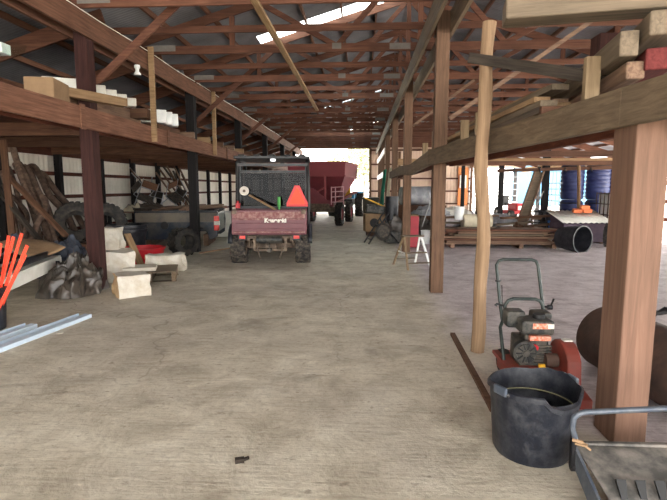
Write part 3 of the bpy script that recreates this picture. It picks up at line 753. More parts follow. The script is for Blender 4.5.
# pale vinyl lengths on the floor
def channel(a, b_, w, lb):
    a, b_ = V(a), V(b_); L = (b_ - a).length; m = MB()
    m.box((0, 0, .006), (L, w, .012)).box((0, w / 2, .022), (L, .012, .044)).box((0, -w / 2, .022), (L, .012, .044)).box((0, 0, .016), (L, .012, .03)).box((0, w * .25, .04), (L, w * .5, .008))
    o = m.build('vinyl_channel', VINYL, bev=.003); o.location = (a + b_) / 2; o.rotation_euler = (0, 0, math.atan2(b_.y - a.y, b_.x - a.x)); return tag(o, lb, 'channel', 'pale vinyl channels on the floor')
channel((-3.22, 5.42, 0), (-3.42, 3.9, 0), .17, 'long pale blue vinyl channel lying on the concrete, nearer the aisle')
channel((-3.57, 4.98, 0), (-3.72, 3.9, 0), .15, 'shorter pale blue vinyl channel beside the long one')
# low white table with pipes
b = thing('low_table', 'low white metal table with pipes on it beside the orange stakes', 'table', (0, 0, 0))
A, B = V((-4.02, 5.2, 0)), V((-4.55, 7.15, 0)); dv = (B - A).normalized(); nv = V((dv.y, -dv.x, 0))
if nv.x > 0: nv = -nv
def q(s, t_, z): p = A + dv * s + nv * t_; return (p.x, p.y, z)
m = MB(); m.bar(q(0, .02, .39), q(2.0, .02, .39), .035, .15).bar(q(0, .9, .39), q(2.0, .9, .39), .035, .15).bar(q(.02, 0, .4), q(.02, .9, .4), .03, .12).bar(q(1.98, 0, .4), q(1.98, .9, .4), .03, .12); m.build('apron', WHITEP, b)
m = MB(); m.bar(q(0, .46, .475), q(2.0, .46, .475), .9, .02); m.build('tabletop', WHITEP, b)
for s_, t_ in ((.05, .05), (1.95, .05), (.05, .85), (1.95, .85)):
    MB().bar(q(s_, t_, 0), q(s_, t_, .4), .05, .05).build('leg', VINYL, b)
m = MB().box(q(1.75, -.01, .4), (.07, .03, .07)); m.build('corner_latch', BLACKM, b)
def pipe(a, b_, r, mat, lb, nm='steel_pipe'):
    m = MB(); a, b_ = V(a), V(b_); d_ = (b_ - a)
    m.tube([(0, 0, 0), tuple(b_ - a)], r, 14); return tag(m.build(nm, mat, smooth=True, loc=a), lb, 'pipe')
pipe(q(-.25, .12, .535), q(2.2, .1, .545), .045, BLACKP, 'black pipe lying along the front edge of the low white table')
pipe(q(-.3, .52, .545), q(2.35, .4, .56), .055, BLACKP, 'thicker black pipe lying behind the first on the white table')
board('white_board', q(-.1, .33, .51), q(2.1, .27, .51), .1, .05, WHITEC, 'white board lying between the two black pipes', 'board')
m = MB(); m.grid(lambda a, c: (a * 1.0 - .5, c * .6 - .3, .06 * math.sin(a * 3) + .05 * math.sin(c * 4 + a * 2)), 14, 10)
tag(m.build('cardboard_sheet', CARD, smooth='all', solid=.012, loc=(-4.95, 6.95, .62), rot=(.22, .1, -.5)), 'bent sheet of cardboard lying behind the pipes', 'cardboard')
crumple('dark_tarp', -4.14, 6.76, .46, .44, .55, TARP, 3, 'crumpled dark tarp heaped around the front left post', 'tarp', 150, 80)
crumple('blue_cloth', -5.05, 8.0, .55, .4, .66, BLUETARP, 8, 'blue-grey tarp bundle under the hoses, before the big tires', 'tarp', 50, 30)
crumple('blue_cloth', -5.9, 8.2, .5, .4, .8, BLUETARP, 21, 'smaller blue tarp bundle behind the cardboard sheet', 'tarp', 50, 30)
# stone blocks
ST = 'stone blocks'
rockbox('stone_block', (-3.22, 6.6, 0), (.42, .42, .3), math.radians(38), [LIMESTONE, LIMETAN], 'squared tan and white stone block nearest the aisle', 'stone', ST, 1)
rockbox('stone_block', (-3.98, 7.72, 0), (.48, .5, .47), math.radians(34), [LIMESTONE, LIMETAN], 'large white stone block carrying another behind the left post', 'stone', ST, 2)
rockbox('stone_block', (-4.18, 7.95, .475), (.3, .32, .36), math.radians(10), [LIMESTONE], 'upper white stone block standing on the large one', 'stone', ST, 3)
rockbox('stone_block', (-3.5, 8.55, 0), (.62, .36, .3), math.radians(14), [LIMESTONE, LIMETAN], 'rough white stone block beside the wooden pallet', 'stone', ST, 4, .03)
# pallet with a slab
p = thing('wooden_pallet', 'small grey wooden pallet behind the nearest stone block', 'pallet', (-3.47, 7.86, 0), math.radians(18))
for x in (-.36, 0, .36): MB().box((x, 0, .082), (.06, .75, .14)).build('stringer', W_GREYY, p)
for k in range(6): MB().box((0, -.32 + k * .128, .163), (.8, .09, .02)).build('deck_slat', W_GREYX, p)
for k in range(2): MB().box((0, -.3 + k * .6, .006), (.8, .09, .012)).build('bottom_slat', W_GREYX, p)
tag(MB().box((0, 0, .03), (.5, .42, .06)).build('stone_slab', LIMESTONE, bev=.01, loc=(-3.6, 7.72, .175), rot=(0, 0, .35)), 'flat white slab lying on the wooden pallet', 'slab')
board('leaning_plank', (-3.82, 8.35, .02), (-4.3, 8.75, .66), .12, .035, W_TANX, 'pale plank leaning against the red tub', 'board')
# tubs
m = MB(); m.lathe([(0, .0), (.34, 0), (.42, .3), (.44, .3), (.44, .32), (.405, .32), (.33, .02), (0, .02)], 32)
tag(m.build('red_tub', REDB, smooth=True, loc=(-4.38, 9.55, 0)), 'shallow bright red plastic tub', 'tub')
for k, (z, lb) in enumerate(((0, 'lower black tub of the nested pair behind the stones'), (.1, 'upper black tub nested in the other behind the stones'))):
    m = MB(); m.lathe([(0, .0), (.3, 0), (.385, .58), (.41, .58), (.41, .63), (.365, .63), (.29, .02), (0, .02)], 32)
    tag(m.build('black_tub', BLACKP, smooth=True, loc=(-5.0, 10.2, z)), lb, 'tub', 'nested black tubs')
# truck bed
k = thing('truck_bed', 'detached dark blue pickup bed standing behind the loose tire', 'truck bed', (-4.85, 13.1, 0), math.radians(9))
m = MB(); S_ = [(-1.05, .18), (0, .18)] + [(.42 + .38 * math.cos(a), .18 + .36 * math.sin(a)) for a in [PI - PI * i / 10 for i in range(11)]] + [(.9, .18), (1.02, .26), (1.05, .62), (1.02, .87), (-1.05, .89)]
m.prism(S_, .06, Tm(0, -.78, 0)); m.build('side_panel', NAVY, k, bev=.015)
m = MB(); m.box((0, -.815, .75), (2.04, .03, .24)); m.build('upper_band', NAVYDUST, k, bev=.012)
m = MB(); m.prism(S_, .06, Tm(0, .78, 0)); m.build('side_panel', NAVY, k)
MB().box((0, 0, .42), (2.0, 1.5, .06)).build('bed_floor', NAVY, k)
MB().box((-1.02, 0, .62), (.05, 1.5, .5)).build('front_panel', NAVY, k)
MB().box((1.0, 0, .62), (.06, 1.5, .5)).build('tailgate', NAVY, k)
m = MB(); m.box((0, -.79, .9), (2.06, .14, .035)).box((0, .79, .9), (2.06, .14, .035)); m.build('top_rail', BLACKP, k)
fd = MB().cyl((-.3, -.815, .55), (-.3, -.83, .55), .1, 24).build('fuel_door', BLACKM, k)
tl = MB().box((1.0, -.79, .6), (.13, .1, .38)).build('tail_light', AMBERL, k, bev=.02)
MB().box((1.01, -.795, .6), (.135, .105, .1)).build('white_lens', LABELW, tl)
for x in (-.75, .7): MB().box((x, 0, .15), (.12, 1.4, .3)).build('support_block', W_OLDX, k)
# loose tires
def tyre(name, R_, w, loc, rot, lb, lugs=20, mat=RUBBER):
    t_ = thing(name, lb, 'tire', loc, 0, None, rot)
    m = MB(); prof = [(R_ * .5, -w * .42), (R_ * .56, -w * .49), (R_ * .8, -w * .5), (R_ * .93, -w * .44), (R_ * .955, -w * .2), (R_ * .955, w * .2), (R_ * .93, w * .44), (R_ * .8, w * .5), (R_ * .56, w * .49), (R_ * .5, w * .42), (R_ * .62, w * .36), (R_ * .88, w * .2), (R_ * .88, -w * .2), (R_ * .62, -w * .36), (R_ * .5, -w * .42)]
    m.lathe(prof, 36); m.build('casing', mat, t_, smooth=True)
    m = MB()
    for k in range(lugs):
        for s_ in (-1, 1):
            m.box((R_ * .965, 0, s_ * w * .24), (R_ * .07, R_ * .17, w * .42), rot=(s_ * .5, 0, 0), M=Rz(2 * PI * (k + .25 * s_) / lugs))
    m.build('tread', mat, t_); return t_
tyre('loose_tire', .31, .42, (-3.98, 10.72, .31), (PI / 2, 0, math.radians(48)), 'knobby loose tire standing before the blue truck bed', 16)
tyre('loose_tire', .42, .3, (-5.75, 9.6, .8), (math.radians(68), 0, math.radians(30)), 'large worn tire leaning below the hoses', 22)
tyre('loose_tire', .4, .3, (-5.3, 9.9, .78), (math.radians(72), 0, math.radians(34)), 'second worn tire leaning behind the large one', 22)
tag(MB().box((0, 0, .2), (1.7, 1.3, .4)).build('low_crate', W_BROWNX, loc=(-5.7, 9.9, 0)), 'dark wooden crate under the leaning worn tires', 'crate')
# hoses leaning on the wall
hl = ['tallest one, bent over at its top end', 'low one beside the tallest', 'second from the tall end', 'third from the tall end', 'fourth from the tall end', 'fifth, with a rounded shoulder', 'outer one with a rounded top bend', 'lowest long one nearest the tires', 'one slanting low in front', 'short one by the large tire', 'leftmost one at the picture edge', 'one crossing low in front']
HP = [[(-7.83, 10.6, 2.33), (-7.71, 10.6, 2.4), (-7.57, 10.5, 2.15), (-7.22, 10.2, 1.63), (-6.83, 9.9, 1.15), (-6.4, 9.6, 0.69)], [(-7.75, 10.5, 1.94), (-7.44, 10.2, 1.63), (-7.13, 9.9, 1.15), (-6.83, 9.6, 0.69)], [(-7.75, 10.7, 2.03), (-7.4, 10.4, 1.67), (-6.98, 10.0, 1.17), (-6.64, 9.7, 0.64)], [(-7.49, 10.5, 2.04), (-7.21, 10.3, 1.76), (-6.84, 10.0, 1.25), (-6.51, 9.7, 0.68)], [(-7.61, 10.8, 1.99), (-7.24, 10.5, 1.67), (-6.89, 10.2, 1.24), (-6.4, 9.8, 0.72)], [(-7.33, 10.5, 1.96), (-7.18, 10.4, 1.85), (-6.85, 10.1, 1.46), (-6.46, 9.8, 1.09), (-6.2, 9.5, 0.74)], [(-7.45, 10.7, 1.94), (-7.31, 10.7, 1.97), (-7.03, 10.5, 1.72), (-6.66, 10.2, 1.33), (-6.28, 10.1, 0.98), (-6.1, 10.0, 0.73)], [(-7.36, 10.9, 1.86), (-7.14, 10.8, 1.77), (-6.77, 10.7, 1.33), (-6.42, 10.6, 1.03), (-6.18, 10.5, 0.73)], [(-7.59, 10.1, 1.56), (-7.26, 9.8, 1.25), (-6.9, 9.5, 0.96), (-6.6, 9.2, 0.65)], [(-6.64, 9.9, 1.33), (-6.5, 9.8, 1.21), (-6.35, 9.5, 1.02), (-6.3, 9.2, 0.8)], [(-7.84, 10.4, 1.85), (-7.55, 10.1, 1.54), (-7.23, 9.8, 1.13), (-6.97, 9.5, 0.66)], [(-7.29, 9.9, 1.33), (-6.95, 9.7, 1.13), (-6.6, 9.35, 0.95), (-6.4, 9.0, 0.7)]]
def spline(P, n=6):
    P = [V(p) for p in P]; out = []
    for i in range(len(P) - 1):
        p0, p1, p2, p3 = P[max(0, i - 1)], P[i], P[i + 1], P[min(len(P) - 1, i + 2)]
        for k_ in range(n):
            t_ = k_ / n; out.append(.5 * ((2 * p1) + (p2 - p0) * t_ + (2 * p0 - 5 * p1 + 4 * p2 - p3) * t_ * t_ + (3 * p1 - p0 - 3 * p2 + p3) * t_ ** 3))
    return out + [P[-1]]
for i, P_ in enumerate(HP):
    a, b_ = V(P_[-2]), V(P_[-1]); d_ = b_ - a; e_ = b_ + d_ * ((b_.z - .08) / -d_.z) * .8; e_.z = .08
    o = MB().tube(spline(P_ + [tuple(e_)]), [.066, .05, .058, .05, .062, .055, .07, .066, .05, .06, .05, .045][i], 10).build('old_hose', HOSE, smooth=True)
    tag(o, 'dusty hose leaning on the left wall, ' + hl[i], 'hose', 'hoses leaning on the left wall')
o = board('leaning_board', (-6.6, 8.9, 0), (-6.75, 9.05, 2.4), .13, .04, W_BROWNX, 'brown board leaning upright at the left edge by the hoses', 'board')
o = board('leaning_board', (-5.55, 8.9, .6), (-6.75, 9.1, 1.72), .12, .05, W_BROWNX, 'brown board slanting across the front of the hose bundle', 'board')
o = board('leaning_board', (-5.95, 8.8, .45), (-7.0, 9.1, 1.5), .1, .05, W_BLACKX, 'dark board slanting low across the hose bundle', 'board')
# table with metal chairs and junk beyond the truck bed
wt = thing('junk_table', 'long rough table along the left wall holding metal chairs', 'table', (-6.7, 17.2, 0))
MB().box((0, 0, .76), (2.3, 5.2, .05)).build('tabletop', W_OLDX, wt)
for x in (-1.05, 1.05):
    for y in (-2.5, 0, 2.5): MB().box((x, y, .37), (.09, .09, .74)).build('leg', W_POSTB, wt)
def metal_chair(loc, rot, lb):
    c = thing('metal_chair', lb, 'chair', loc, 0, 'metal chairs on the junk table', rot)
    for s_ in (-1, 1):
        MB().tube([(s_ * .24, -.25, 0), (s_ * .24, -.22, .45), (s_ * .24, .2, .45), (s_ * .24, .3, .95)], .016, 6).build('side_frame', CHROME, c)
        MB().tube([(s_ * .24, .28, 0), (s_ * .24, .1, .45)], .016, 6).build('rear_leg', CHROME, c)
    MB().box((0, 0, .46), (.46, .42, .02)).build('seat', ENGINE, c)
    MB().box((0, .27, .8), (.46, .02, .22), (-.25, 0, 0)).build('backrest', W_BROWNX, c)
mc = [((-7.0, 15.3, .8), (.5, .35, .4), 'metal chair nearest the camera, tipped on the junk table'), ((-6.35, 16.1, .85), (.7, -.3, 1.2), 'metal chair lying tilted in the middle of the pile'), ((-7.2, 16.7, .9), (.3, .5, 2.0), 'metal chair against the wall at the back of the pile'), ((-6.3, 17.4, 1.0), (.9, .2, -.5), 'metal chair lying on its back at the far side of the pile'), ((-6.95, 15.75, 1.3), (.9, .4, -1.0), 'topmost metal chair of the pile')]
for l_, r_, lb in mc: metal_chair(l_, r_, lb)
crumple('dark_sack', -6.7, 15.0, .7, .45, .3, TARP, 12, 'dark sack bundle on the near end of the junk table', 'sack', 40, 20, .79)
crumple('pale_sack', -7.0, 14.75, .28, .22, .3, CREAMC, 14, 'small pale sack on the near end of the junk table', 'sack', 30, 16, .79)
for i in range(9):
    yb = 18.7 + .33 * i; xt = -7.9; lean = .5 + .3 * ((i * 7) % 5) / 5
    o = board('leaning_plank', (xt + lean + .4, yb, .80 if yb < 19.8 else 0), (xt, yb + .06 * ((i % 3) - 1), 2.1 + .12 * (i % 4)), .14, .035, [W_OLDX, W_BROWNX, W_BLACKX][i % 3], '%s plank of the row leaning on the left wall beyond the chairs' % ORD[i], 'board', 'planks leaning on the left wall')
for i, (x, z, y) in enumerate(((-4.4, .93, 13.2), (-4.62, .93, 13.3), (-4.5, .98, 13.25), (-5.2, .93, 13.0), (-5.0, .98, 13.1))):
    board('rough_plank', (x, y - .9, z + .02), (x + .25, y + 1.5, z + .02), .17, .045, W_OLDX, '%s rough plank lying across the truck bed' % ORD[i], 'board', 'planks on the truck bed')
# white chest beyond the truck bed
c = thing('white_chest', 'pale ribbed chest between the truck bed and the vehicle', 'chest', (-4.1, 15.0, 0))
MB().box((0, 0, .36), (1.1, .9, .66)).build('body', WHITEP, c, bev=.02); MB().box((0, 0, .73), (1.14, .94, .08)).build('lid', WHITEP, c, bev=.02)
m = MB()
for k_ in range(9): m.box((-.45 + k_ * .11, -.46, .36), (.03, .015, .6))
m.build('ribs', WHITEP, c)
board('floor_stick', (-3.7, 10.95, .02), (-3.1, 12.2, .02), .03, .03, W_STICKX, 'thin pale stick lying on the floor by the tire', 'stick')

# ---- things on the left loft
LZ = 2.592
tag(MB().box((0, 0, .12), (.34, .5, .24)).build('cardboard_box', CARD, bev=.01, loc=(-3.95, 6.15, LZ), rot=(0, 0, .2)), 'cardboard box on the left loft edge before the first post', 'box')
LW = 'pale boards on the left loft'
board('loft_timber', (-4.0, 6.2, LZ + .16), (-3.55, 7.35, LZ + .17), .14, .12, W_TANX, 'long pale timber on the loft edge passing before the first post', 'timber')
for i in range(5):
    board('white_trim_board', (-4.5, 6.9 + .34 * i, LZ + .37), (-3.92, 7.2 + .34 * i, LZ + .37), .2, .17 - .008 * i, WHITEP, '%s white board of the row behind the pale loft timber' % ORD[i], 'board', LW, .012)
tag(MB().box((0, 0, .08), (.3, .3, .16)).build('wooden_block', W_BROWNX, loc=(-3.93, 8.75, LZ + .13), rot=(0, 0, .1)), 'brown wooden block on the loft edge between the white boards', 'block')
for i in range(3):
    board('white_trim_board', (-4.3, 9.2 + .3 * i, LZ + .255), (-3.75, 9.45 + .3 * i, LZ + .255 + .006 * i), .26, .24, WHITEC, '%s white ribbed board beyond the brown block on the loft' % ORD[i], 'board', LW, .01)
for i in range(9):
    yb = 10.7 + 1.15 * i
    board('loft_timber', (-4.9, yb, LZ + .07), (-3.72, yb + .25, LZ + .07), .2, .13, [W_OLDX, W_TANX, W_BROWNX][i % 3], '%s timber end along the loft edge beyond the white boards' % ORD[i], 'timber', 'timber ends along the left loft')
# hanging white strip light and lampholder
board('loft_plank', (-4.2, 6.8, LZ + .14), (-4.2, 9.0, LZ + .14), .3, .27, W_OLDX, 'thick old plank under the row of white boards on the loft', 'timber')
board('loft_plank', (-4.05, 9.3, LZ + .065), (-4.05, 10.4, LZ + .065), .4, .125, W_BROWNX, 'thick brown plank under the white ribbed boards on the loft', 'timber')
s_ = thing('strip_light', 'white strip light with clear end hanging over the left loft', 'lamp', (-4.17, 5.7, 3.1))
MB().box((-.3, 0, 0), (.7, .16, .12)).build('housing', WHITEC, s_, bev=.01)
m = MB(); m.add(frustum(.05, .2, -.07, .07, -.06, .05, .25, -.08, .08, .05), FQ + [(3, 2, 1, 0)]); m.build('clear_cover', CLEARP, s_)
for x in (-.5, -.05): MB().cyl((x, 0, .06), (x, 0, .88), .006, 6).build('hanging_wire', STEEL, s_)
l = thing('lampholder', 'white porcelain lampholder hanging under the left girder', 'lamp', (-3.8, 8.4, 3.56))
MB().lathe([(0, 0), (.045, 0), (.05, -.04), (.03, -.07), (.028, -.1), (.055, -.14), (.06, -.16), (0, -.16)], 18).build('porcelain_body', WHITEC, l, smooth=True)

# ================================================================== front right machines
bk = thing('muck_bucket', 'large scuffed black tub with a broken rim in the front', 'bucket', (.985, 2.72, 0), .4)
rnd2 = random.Random(2); jag = [rnd2.uniform(-.012, .008) for _ in range(48)]
def wob(kk, j):
    if j in (3, 4, 5, 6):
        a = kk / 48 * 2 * PI
        chip = -.035 if 32 < kk < 40 else 0
        return jag[kk] * .5 + chip + .012 * math.sin(2 * a + 1) + .008 * math.sin(5 * a)
    return 0
m = MB(); m.lathe([(0, .008), (.2, .008), (.212, .03), (.238, .375), (.253, .38), (.253, .405), (.24, .41), (.234, .37), (.228, .29), (.222, .285), (.222, .275), (.226, .27), (.216, .17), (.21, .165), (.21, .155), (.214, .15), (.203, .03), (0, .028)], 48, None, wob)
m.build('tub_shell', BUCKETM, bk, smooth=True)
for z, r in ((.282, .2235), (.162, .211)):
    MB().torus(r, .004, Tm(0, 0, z), 40, 6).build('inner_ring', plain('scuffed_ring_%d' % int(z * 1000), (150, 146, 110), .6), bk, smooth='all')
MB().tube([(-.255, -.06, .4), (-.2, -.1, .385), (-.15, -.13, .37)], .011, 8).build('handle_stub', BLACKM, bk, smooth=True)
for x, z, r_ in ((-.255, .41, .1), (.25, .4, -.2)): MB().box((x, -.03, z), (.02, .09, .05), (0, 0, r_)).build('handle_lug', BLUESTEEL, bk, bev=.006)
MB().lathe([(0, .03), (.2, .03), (.15, .06), (.06, .075), (0, .07)], 24).build('dirt_inside', SOIL, bk, smooth='all')

ti = thing('power_tiller', 'red walk-behind tiller with grey engine behind the black tub', 'machine', (1.31, 3.72, 0))
m = MB(); m.box((-.02, .02, .16), (.4, .5, .03)).box((-.19, -.05, .12), (.03, .45, .1)).box((-.02, -.24, .1), (.36, .03, .14)); m.build('deck', REDP, ti, bev=.006)
m = MB(); m.box((-.02, .02, .27), (.2, .24, .2)).box((-.0, -.02, .42), (.16, .14, .12)); m.build('engine_block', ENGINE, ti, bev=.015)
m = MB()
for kk in range(7): m.box((.05, -.1, .2 + kk * .022), (.12, .03, .008))
m.build('cooling_fins', ENGINE, ti)
m = MB(); m.cyl((-.1, -.12, .3), (-.1, -.17, .3), .085, 24).cyl((-.1, -.17, .3), (-.1, -.185, .3), .065, 24).build('recoil_cover', ENGBLK, ti, smooth=True)
m = MB()
for kk in range(10):
    a = kk * PI / 5; m.box((-.1 + .05 * math.cos(a), -.187, .3 + .05 * math.sin(a)), (.045, .006, .01), (0, -a, 0))
m.build('recoil_vent', BLACKM, ti)
MB().cyl((-.1, -.185, .3), (-.1, -.2, .3), .022, 14).build('starter_hub', ENGBLK, ti)
m = MB(); m.box((.0, -.04, .475), (.24, .2, .11)); m.build('fuel_tank', ENGBLK, ti, bev=.025)
MB().cyl((.03, -.04, .53), (.03, -.04, .56), .045, 18).build('fuel_cap', BLACKM, ti, smooth=True)
MB().box((-.12, .07, .5), (.14, .14, .13)).build('air_filter', ENGBLK, ti, bev=.02)
MB().box((.09, .1, .49), (.14, .14, .12)).build('muffler', ENGINE, ti, bev=.02)
m = MB(); m.box((.02, -.142, .492), (.13, .003, .04)); m.build('warning_label', LABELO, ti)
m = MB(); m.box((.085, -.143, .492), (.045, .003, .035)); m.build('white_label', LABELW, ti)
MB().box((.02, -.1, .395), (.15, .06, .035)).box((.02, -.132, .395), (.14, .003, .03)).build('lower_label', LABELO, ti)
MB().cyl((-.02, -.125, .33), (-.02, -.15, .33), .022, 14).build('red_knob', REDB, ti)
MB().cyl((.06, -.12, .23), (.15, -.12, .23), .05, 16).build('gearbox', RUST, ti, smooth=True)
MB().box((.04, -.13, .18), (.05, .02, .04)).build('yellow_tag', YELLOW, ti)
arc = [(-.46, .0), (-.46, .07), (-.28, .1)] + [(-.08 + .2 * math.cos(a), .175 + .2 * math.sin(a)) for a in [PI * .85 - PI * i / 12 for i in range(11)]] + [(.12, 0)]
m = MB(); m.prism(arc, .1, Tm(.22, 0, 0) @ Rz(PI / 2)); bg_ = m.build('belt_guard', REDP, ti, bev=.012)
MB().box((.22, -.1, .38), (.06, .06, .01)).build('worn_sticker', LABELW, bg_)
m = MB(); m.tube([(-.16, .22, .42), (-.175, .28, .6), (-.195, .34, .87), (-.175, .35, .905), (-.14, .35, .915), (.09, .35, .915), (.125, .35, .905), (.14, .34, .87), (.165, .28, .6), (.175, .22, .46)], .0135, 10); m.build('upper_handlebar', HANDLE, ti, smooth=True)
m = MB(); m.tube([(-.19, .02, .14), (-.205, .06, .3), (-.2, .14, .4), (-.16, .2, .46), (-.15, .2, .57), (-.13, .2, .605), (-.09, .2, .62), (.08, .2, .62), (.12, .2, .605), (.14, .2, .57), (.165, .2, .45), (.17, .12, .2)], .0135, 10); m.build('lower_handlebar', HANDLE, ti, smooth=True)
m = MB(); m.tube([(-.165, .3, .75), (-.2, .26, .75), (-.22, .25, .755)], .008, 6); m.build('throttle_lever', BLACKM, ti)
m = MB(); m.tube([(-.165, .22, .56), (-.215, .2, .575), (-.23, .2, .56)], .011, 6); m.build('clutch_lever', BLACKM, ti)
m = MB(); m.tube([(.165, .24, .55), (.21, .22, .55), (.235, .22, .62)], .009, 6).cyl((.19, .22, .55), (.225, .22, .55), .02, 10); m.build('height_knob', BLACKM, ti)
for x in (-.14, .1):
    m = MB(); m.lathe([(.04, -.03), (.09, -.035), (.1, 0), (.09, .035), (.04, .03), (.04, -.03)], 20, Tm(x, .22, .1) @ RYm); m.build('wheel', RUBBER, ti, smooth=True)
m = MB(); m.tube([(-.1, -.05, .5), (-.17, .03, .44), (-.19, .15, .6), (-.17, .25, .72)], .004, 5); m.build('control_cable', BLACKM, ti)

lr = thing('lawn_roller', 'rusty steel lawn roller drum behind the big front post', 'roller', (0, 0, 0))
a, b_ = V((2.06, 4.12, .262)), V((2.24, 2.75, .262)); d_ = (b_ - a).normalized()
M0 = Tm(*a) @ d_.to_track_quat('Z', 'Y').to_matrix().to_4x4(); L = (b_ - a).length
MB().lathe([(.26, 0), (.262, .01), (.262, L - .01), (.26, L)], 48, M0).build('drum', RUST, lr, smooth=True)
for z in (.0, L): MB().lathe([(0, z), (.1, z), (.25, z), (.26, z)], 48, M0).build('end_disc', RUSTD, lr)
MB().cyl(M0 @ V((0, 0, -.06)), M0 @ V((0, 0, L + .06)), .016, 12).build('axle', BLACKM, lr)
m = MB(); m.tube([M0 @ V((0, 0, -.05)), M0 @ V((0, 0, -.06)) + V((.3, .05, .05)), V((2.72, 4.45, .43)), V((2.9, 3.4, .4)), M0 @ V((0, 0, L + .06)) + V((.4, 0, .05)), M0 @ V((0, 0, L + .05))], .018, 8); m.build('pull_frame', BLACKM, lr)
MB().bar((2.2, 4.42, .335), (3.1, 4.42, .46), .04, .035).build('tongue', BLACKM, lr)

TINE = plain('tine_black', (12, 12, 13), .5)
ap = thing('lawn_aerator', 'low blue-grey yard implement with dusty apron in the front corner', 'machine', (0, 0, 0))
m = MB(); m.tube([(1.075, 2.36, .25), (1.05, 2.36, .32), (1.055, 2.36, .375), (1.075, 2.36, .395), (1.11, 2.36, .405), (1.3, 2.36, .42), (1.7, 2.36, .45), (1.78, 2.36, .43), (1.8, 2.36, .28)], .0145, 10); m.build('handle_bar', BLUESTEEL, ap, smooth=True)
def apf(u_, v_):
    x = 1.075 + u_ * .75; 
    y = 2.42 - .34 * v_ ** 1.1; z = .205 - .11 * v_ ** 1.6 + .012 * math.sin(u_ * 9)* v_ 
    return (x + .05 * v_ * (1 - u_), y, z)
m = MB(); m.grid(apf, 30, 10); m.build('apron', APRON, ap, smooth='all', solid=.008)
m = MB(); m.bar((1.075, 2.42, .208), (1.83, 2.42, .213), .03, .02); m.build('apron_edge', APRON, ap, bev=.005)
for xs in (1.075, 1.83):
    m = MB(); m.prism([(2.42, .2), (2.36, .22), (2.02, .08), (1.98, .0), (2.1, .0), (2.4, .14)], .014, Tm(xs, 0, 0) @ Rz(PI / 2)); m.build('side_plate', BLUESTEEL, ap)
m = MB(); m.cyl((1.055, 2.36, .12), (1.08, 2.36, .12), .025, 12).box((1.06, 2.36, .19), (.02, .03, .14)); m.build('pivot_bracket', BLACKM, ap)
for kk in range(7):
    x = 1.185 + kk * .085
    m = MB(); m.prism([(-.022, .0), (.022, .0), (.014, -.07), (.018, -.1), (-.018, -.1), (-.014, -.07)], .012, Tm(x, 2.15, .185) @ Matrix.Rotation(-.55, 4, 'X')); m.build('tine_bracket', TINE, ap)
MB().cyl((1.09, 2.1, .055), (1.82, 2.1, .055), .05, 18).build('tine_roller', BLUESTEEL, ap, smooth=True)
m = MB(); m.tube([(1.05, 2.35, .265), (1.09, 2.33, .262), (1.08, 2.36, .25), (1.12, 2.34, .24)], .009, 6).tube([(1.06, 2.34, .25), (1.1, 2.32, .25), (1.13, 2.33, .225)], .006, 6); m.build('tied_rag', CARD, ap)

# ================================================================== middle clutter
st = thing('step_stool', 'white two-step stool standing in the aisle beside the posts', 'stool', (.97, 9.35, 0), math.radians(18))
for x in (-.17, .17):
    MB().bar((x * 1.35, -.36, 0), (x, -.03, .58), .022, .036, (1, 0, 0)).build('front_leg', W_GREYZ if x < 0 else WHITEC, st)
    MB().bar((x * 1.35, .36, 0), (x, .03, .58), .022, .036, (1, 0, 0)).build('rear_leg', W_GREYZ if x < 0 else WHITEC, st)
MB().box((0, 0, .595), (.42, .18, .025)).build('top_step', W_GREYX, st)
MB().box((0, -.2, .3), (.4, .1, .02)).build('tread', W_GREYX, st)
MB().box((0, -.31, .12), (.44, .06, .02)).box((0, .31, .12), (.44, .05, .02)).build('cross_bar', W_GREYX, st)
for x in (-.2, .2): MB().bar((x, -.2, .29), (x, .2, .29), .015, .02).build('spreader', WHITEC, st)
tb = thing('tool_cabinet', 'tall red cabinet behind the white step stool', 'cabinet', (1.27, 12.4, 0))
MB().box((0, 0, .42), (.3, .4, .78)).build('body', CABRED, tb, bev=.015); MB().box((0, 0, .822), (.31, .41, .025)).build('top', CARD, tb)
for kk in range(3): MB().box((0, -.205, .2 + .24 * kk), (.27, .015, .22)).build('drawer', CABRED, tb, bev=.005)
for x in (-.12, .09): MB().cyl((x, -.12, .03), (x + .03, -.12, .03), .03, 12).build('caster', BLACKM, tb)
wbn = thing('wheelie_bin', 'dark olive rubbish bin standing by the doorway', 'bin', (.36, 19.2, 0))
m = MB(); m.add(frustum(-.24, .24, -.26, .26, .05, -.31, .31, -.33, .33, 1.08), FQ + [(3, 2, 1, 0)]); m.build('body', OLIVE, wbn, solid=.02)
MB().box((0, 0, 1.11), (.66, .74, .06)).build('lid', OLIVE, wbn, bev=.02)
for x in (-.25, .25): MB().cyl((x - .03, .27, .1), (x + .03, .27, .1), .1, 16).build('wheel', BLACKM, wbn)
sp = thing('tan_box', 'tan box with a round hole on the floor before the bin', 'box', (.42, 15.6, 0), .15)
MB().box((0, 0, .42), (.66, .45, .56)).build('body', CARD, sp, bev=.012); MB().box((0, 0, .07), (.5, .35, .14)).build('base', W_BROWNX, sp)
MB().cyl((-.05, -.232, .42), (-.05, -.215, .42), .14, 24).build('round_hole', BLACKM, sp)
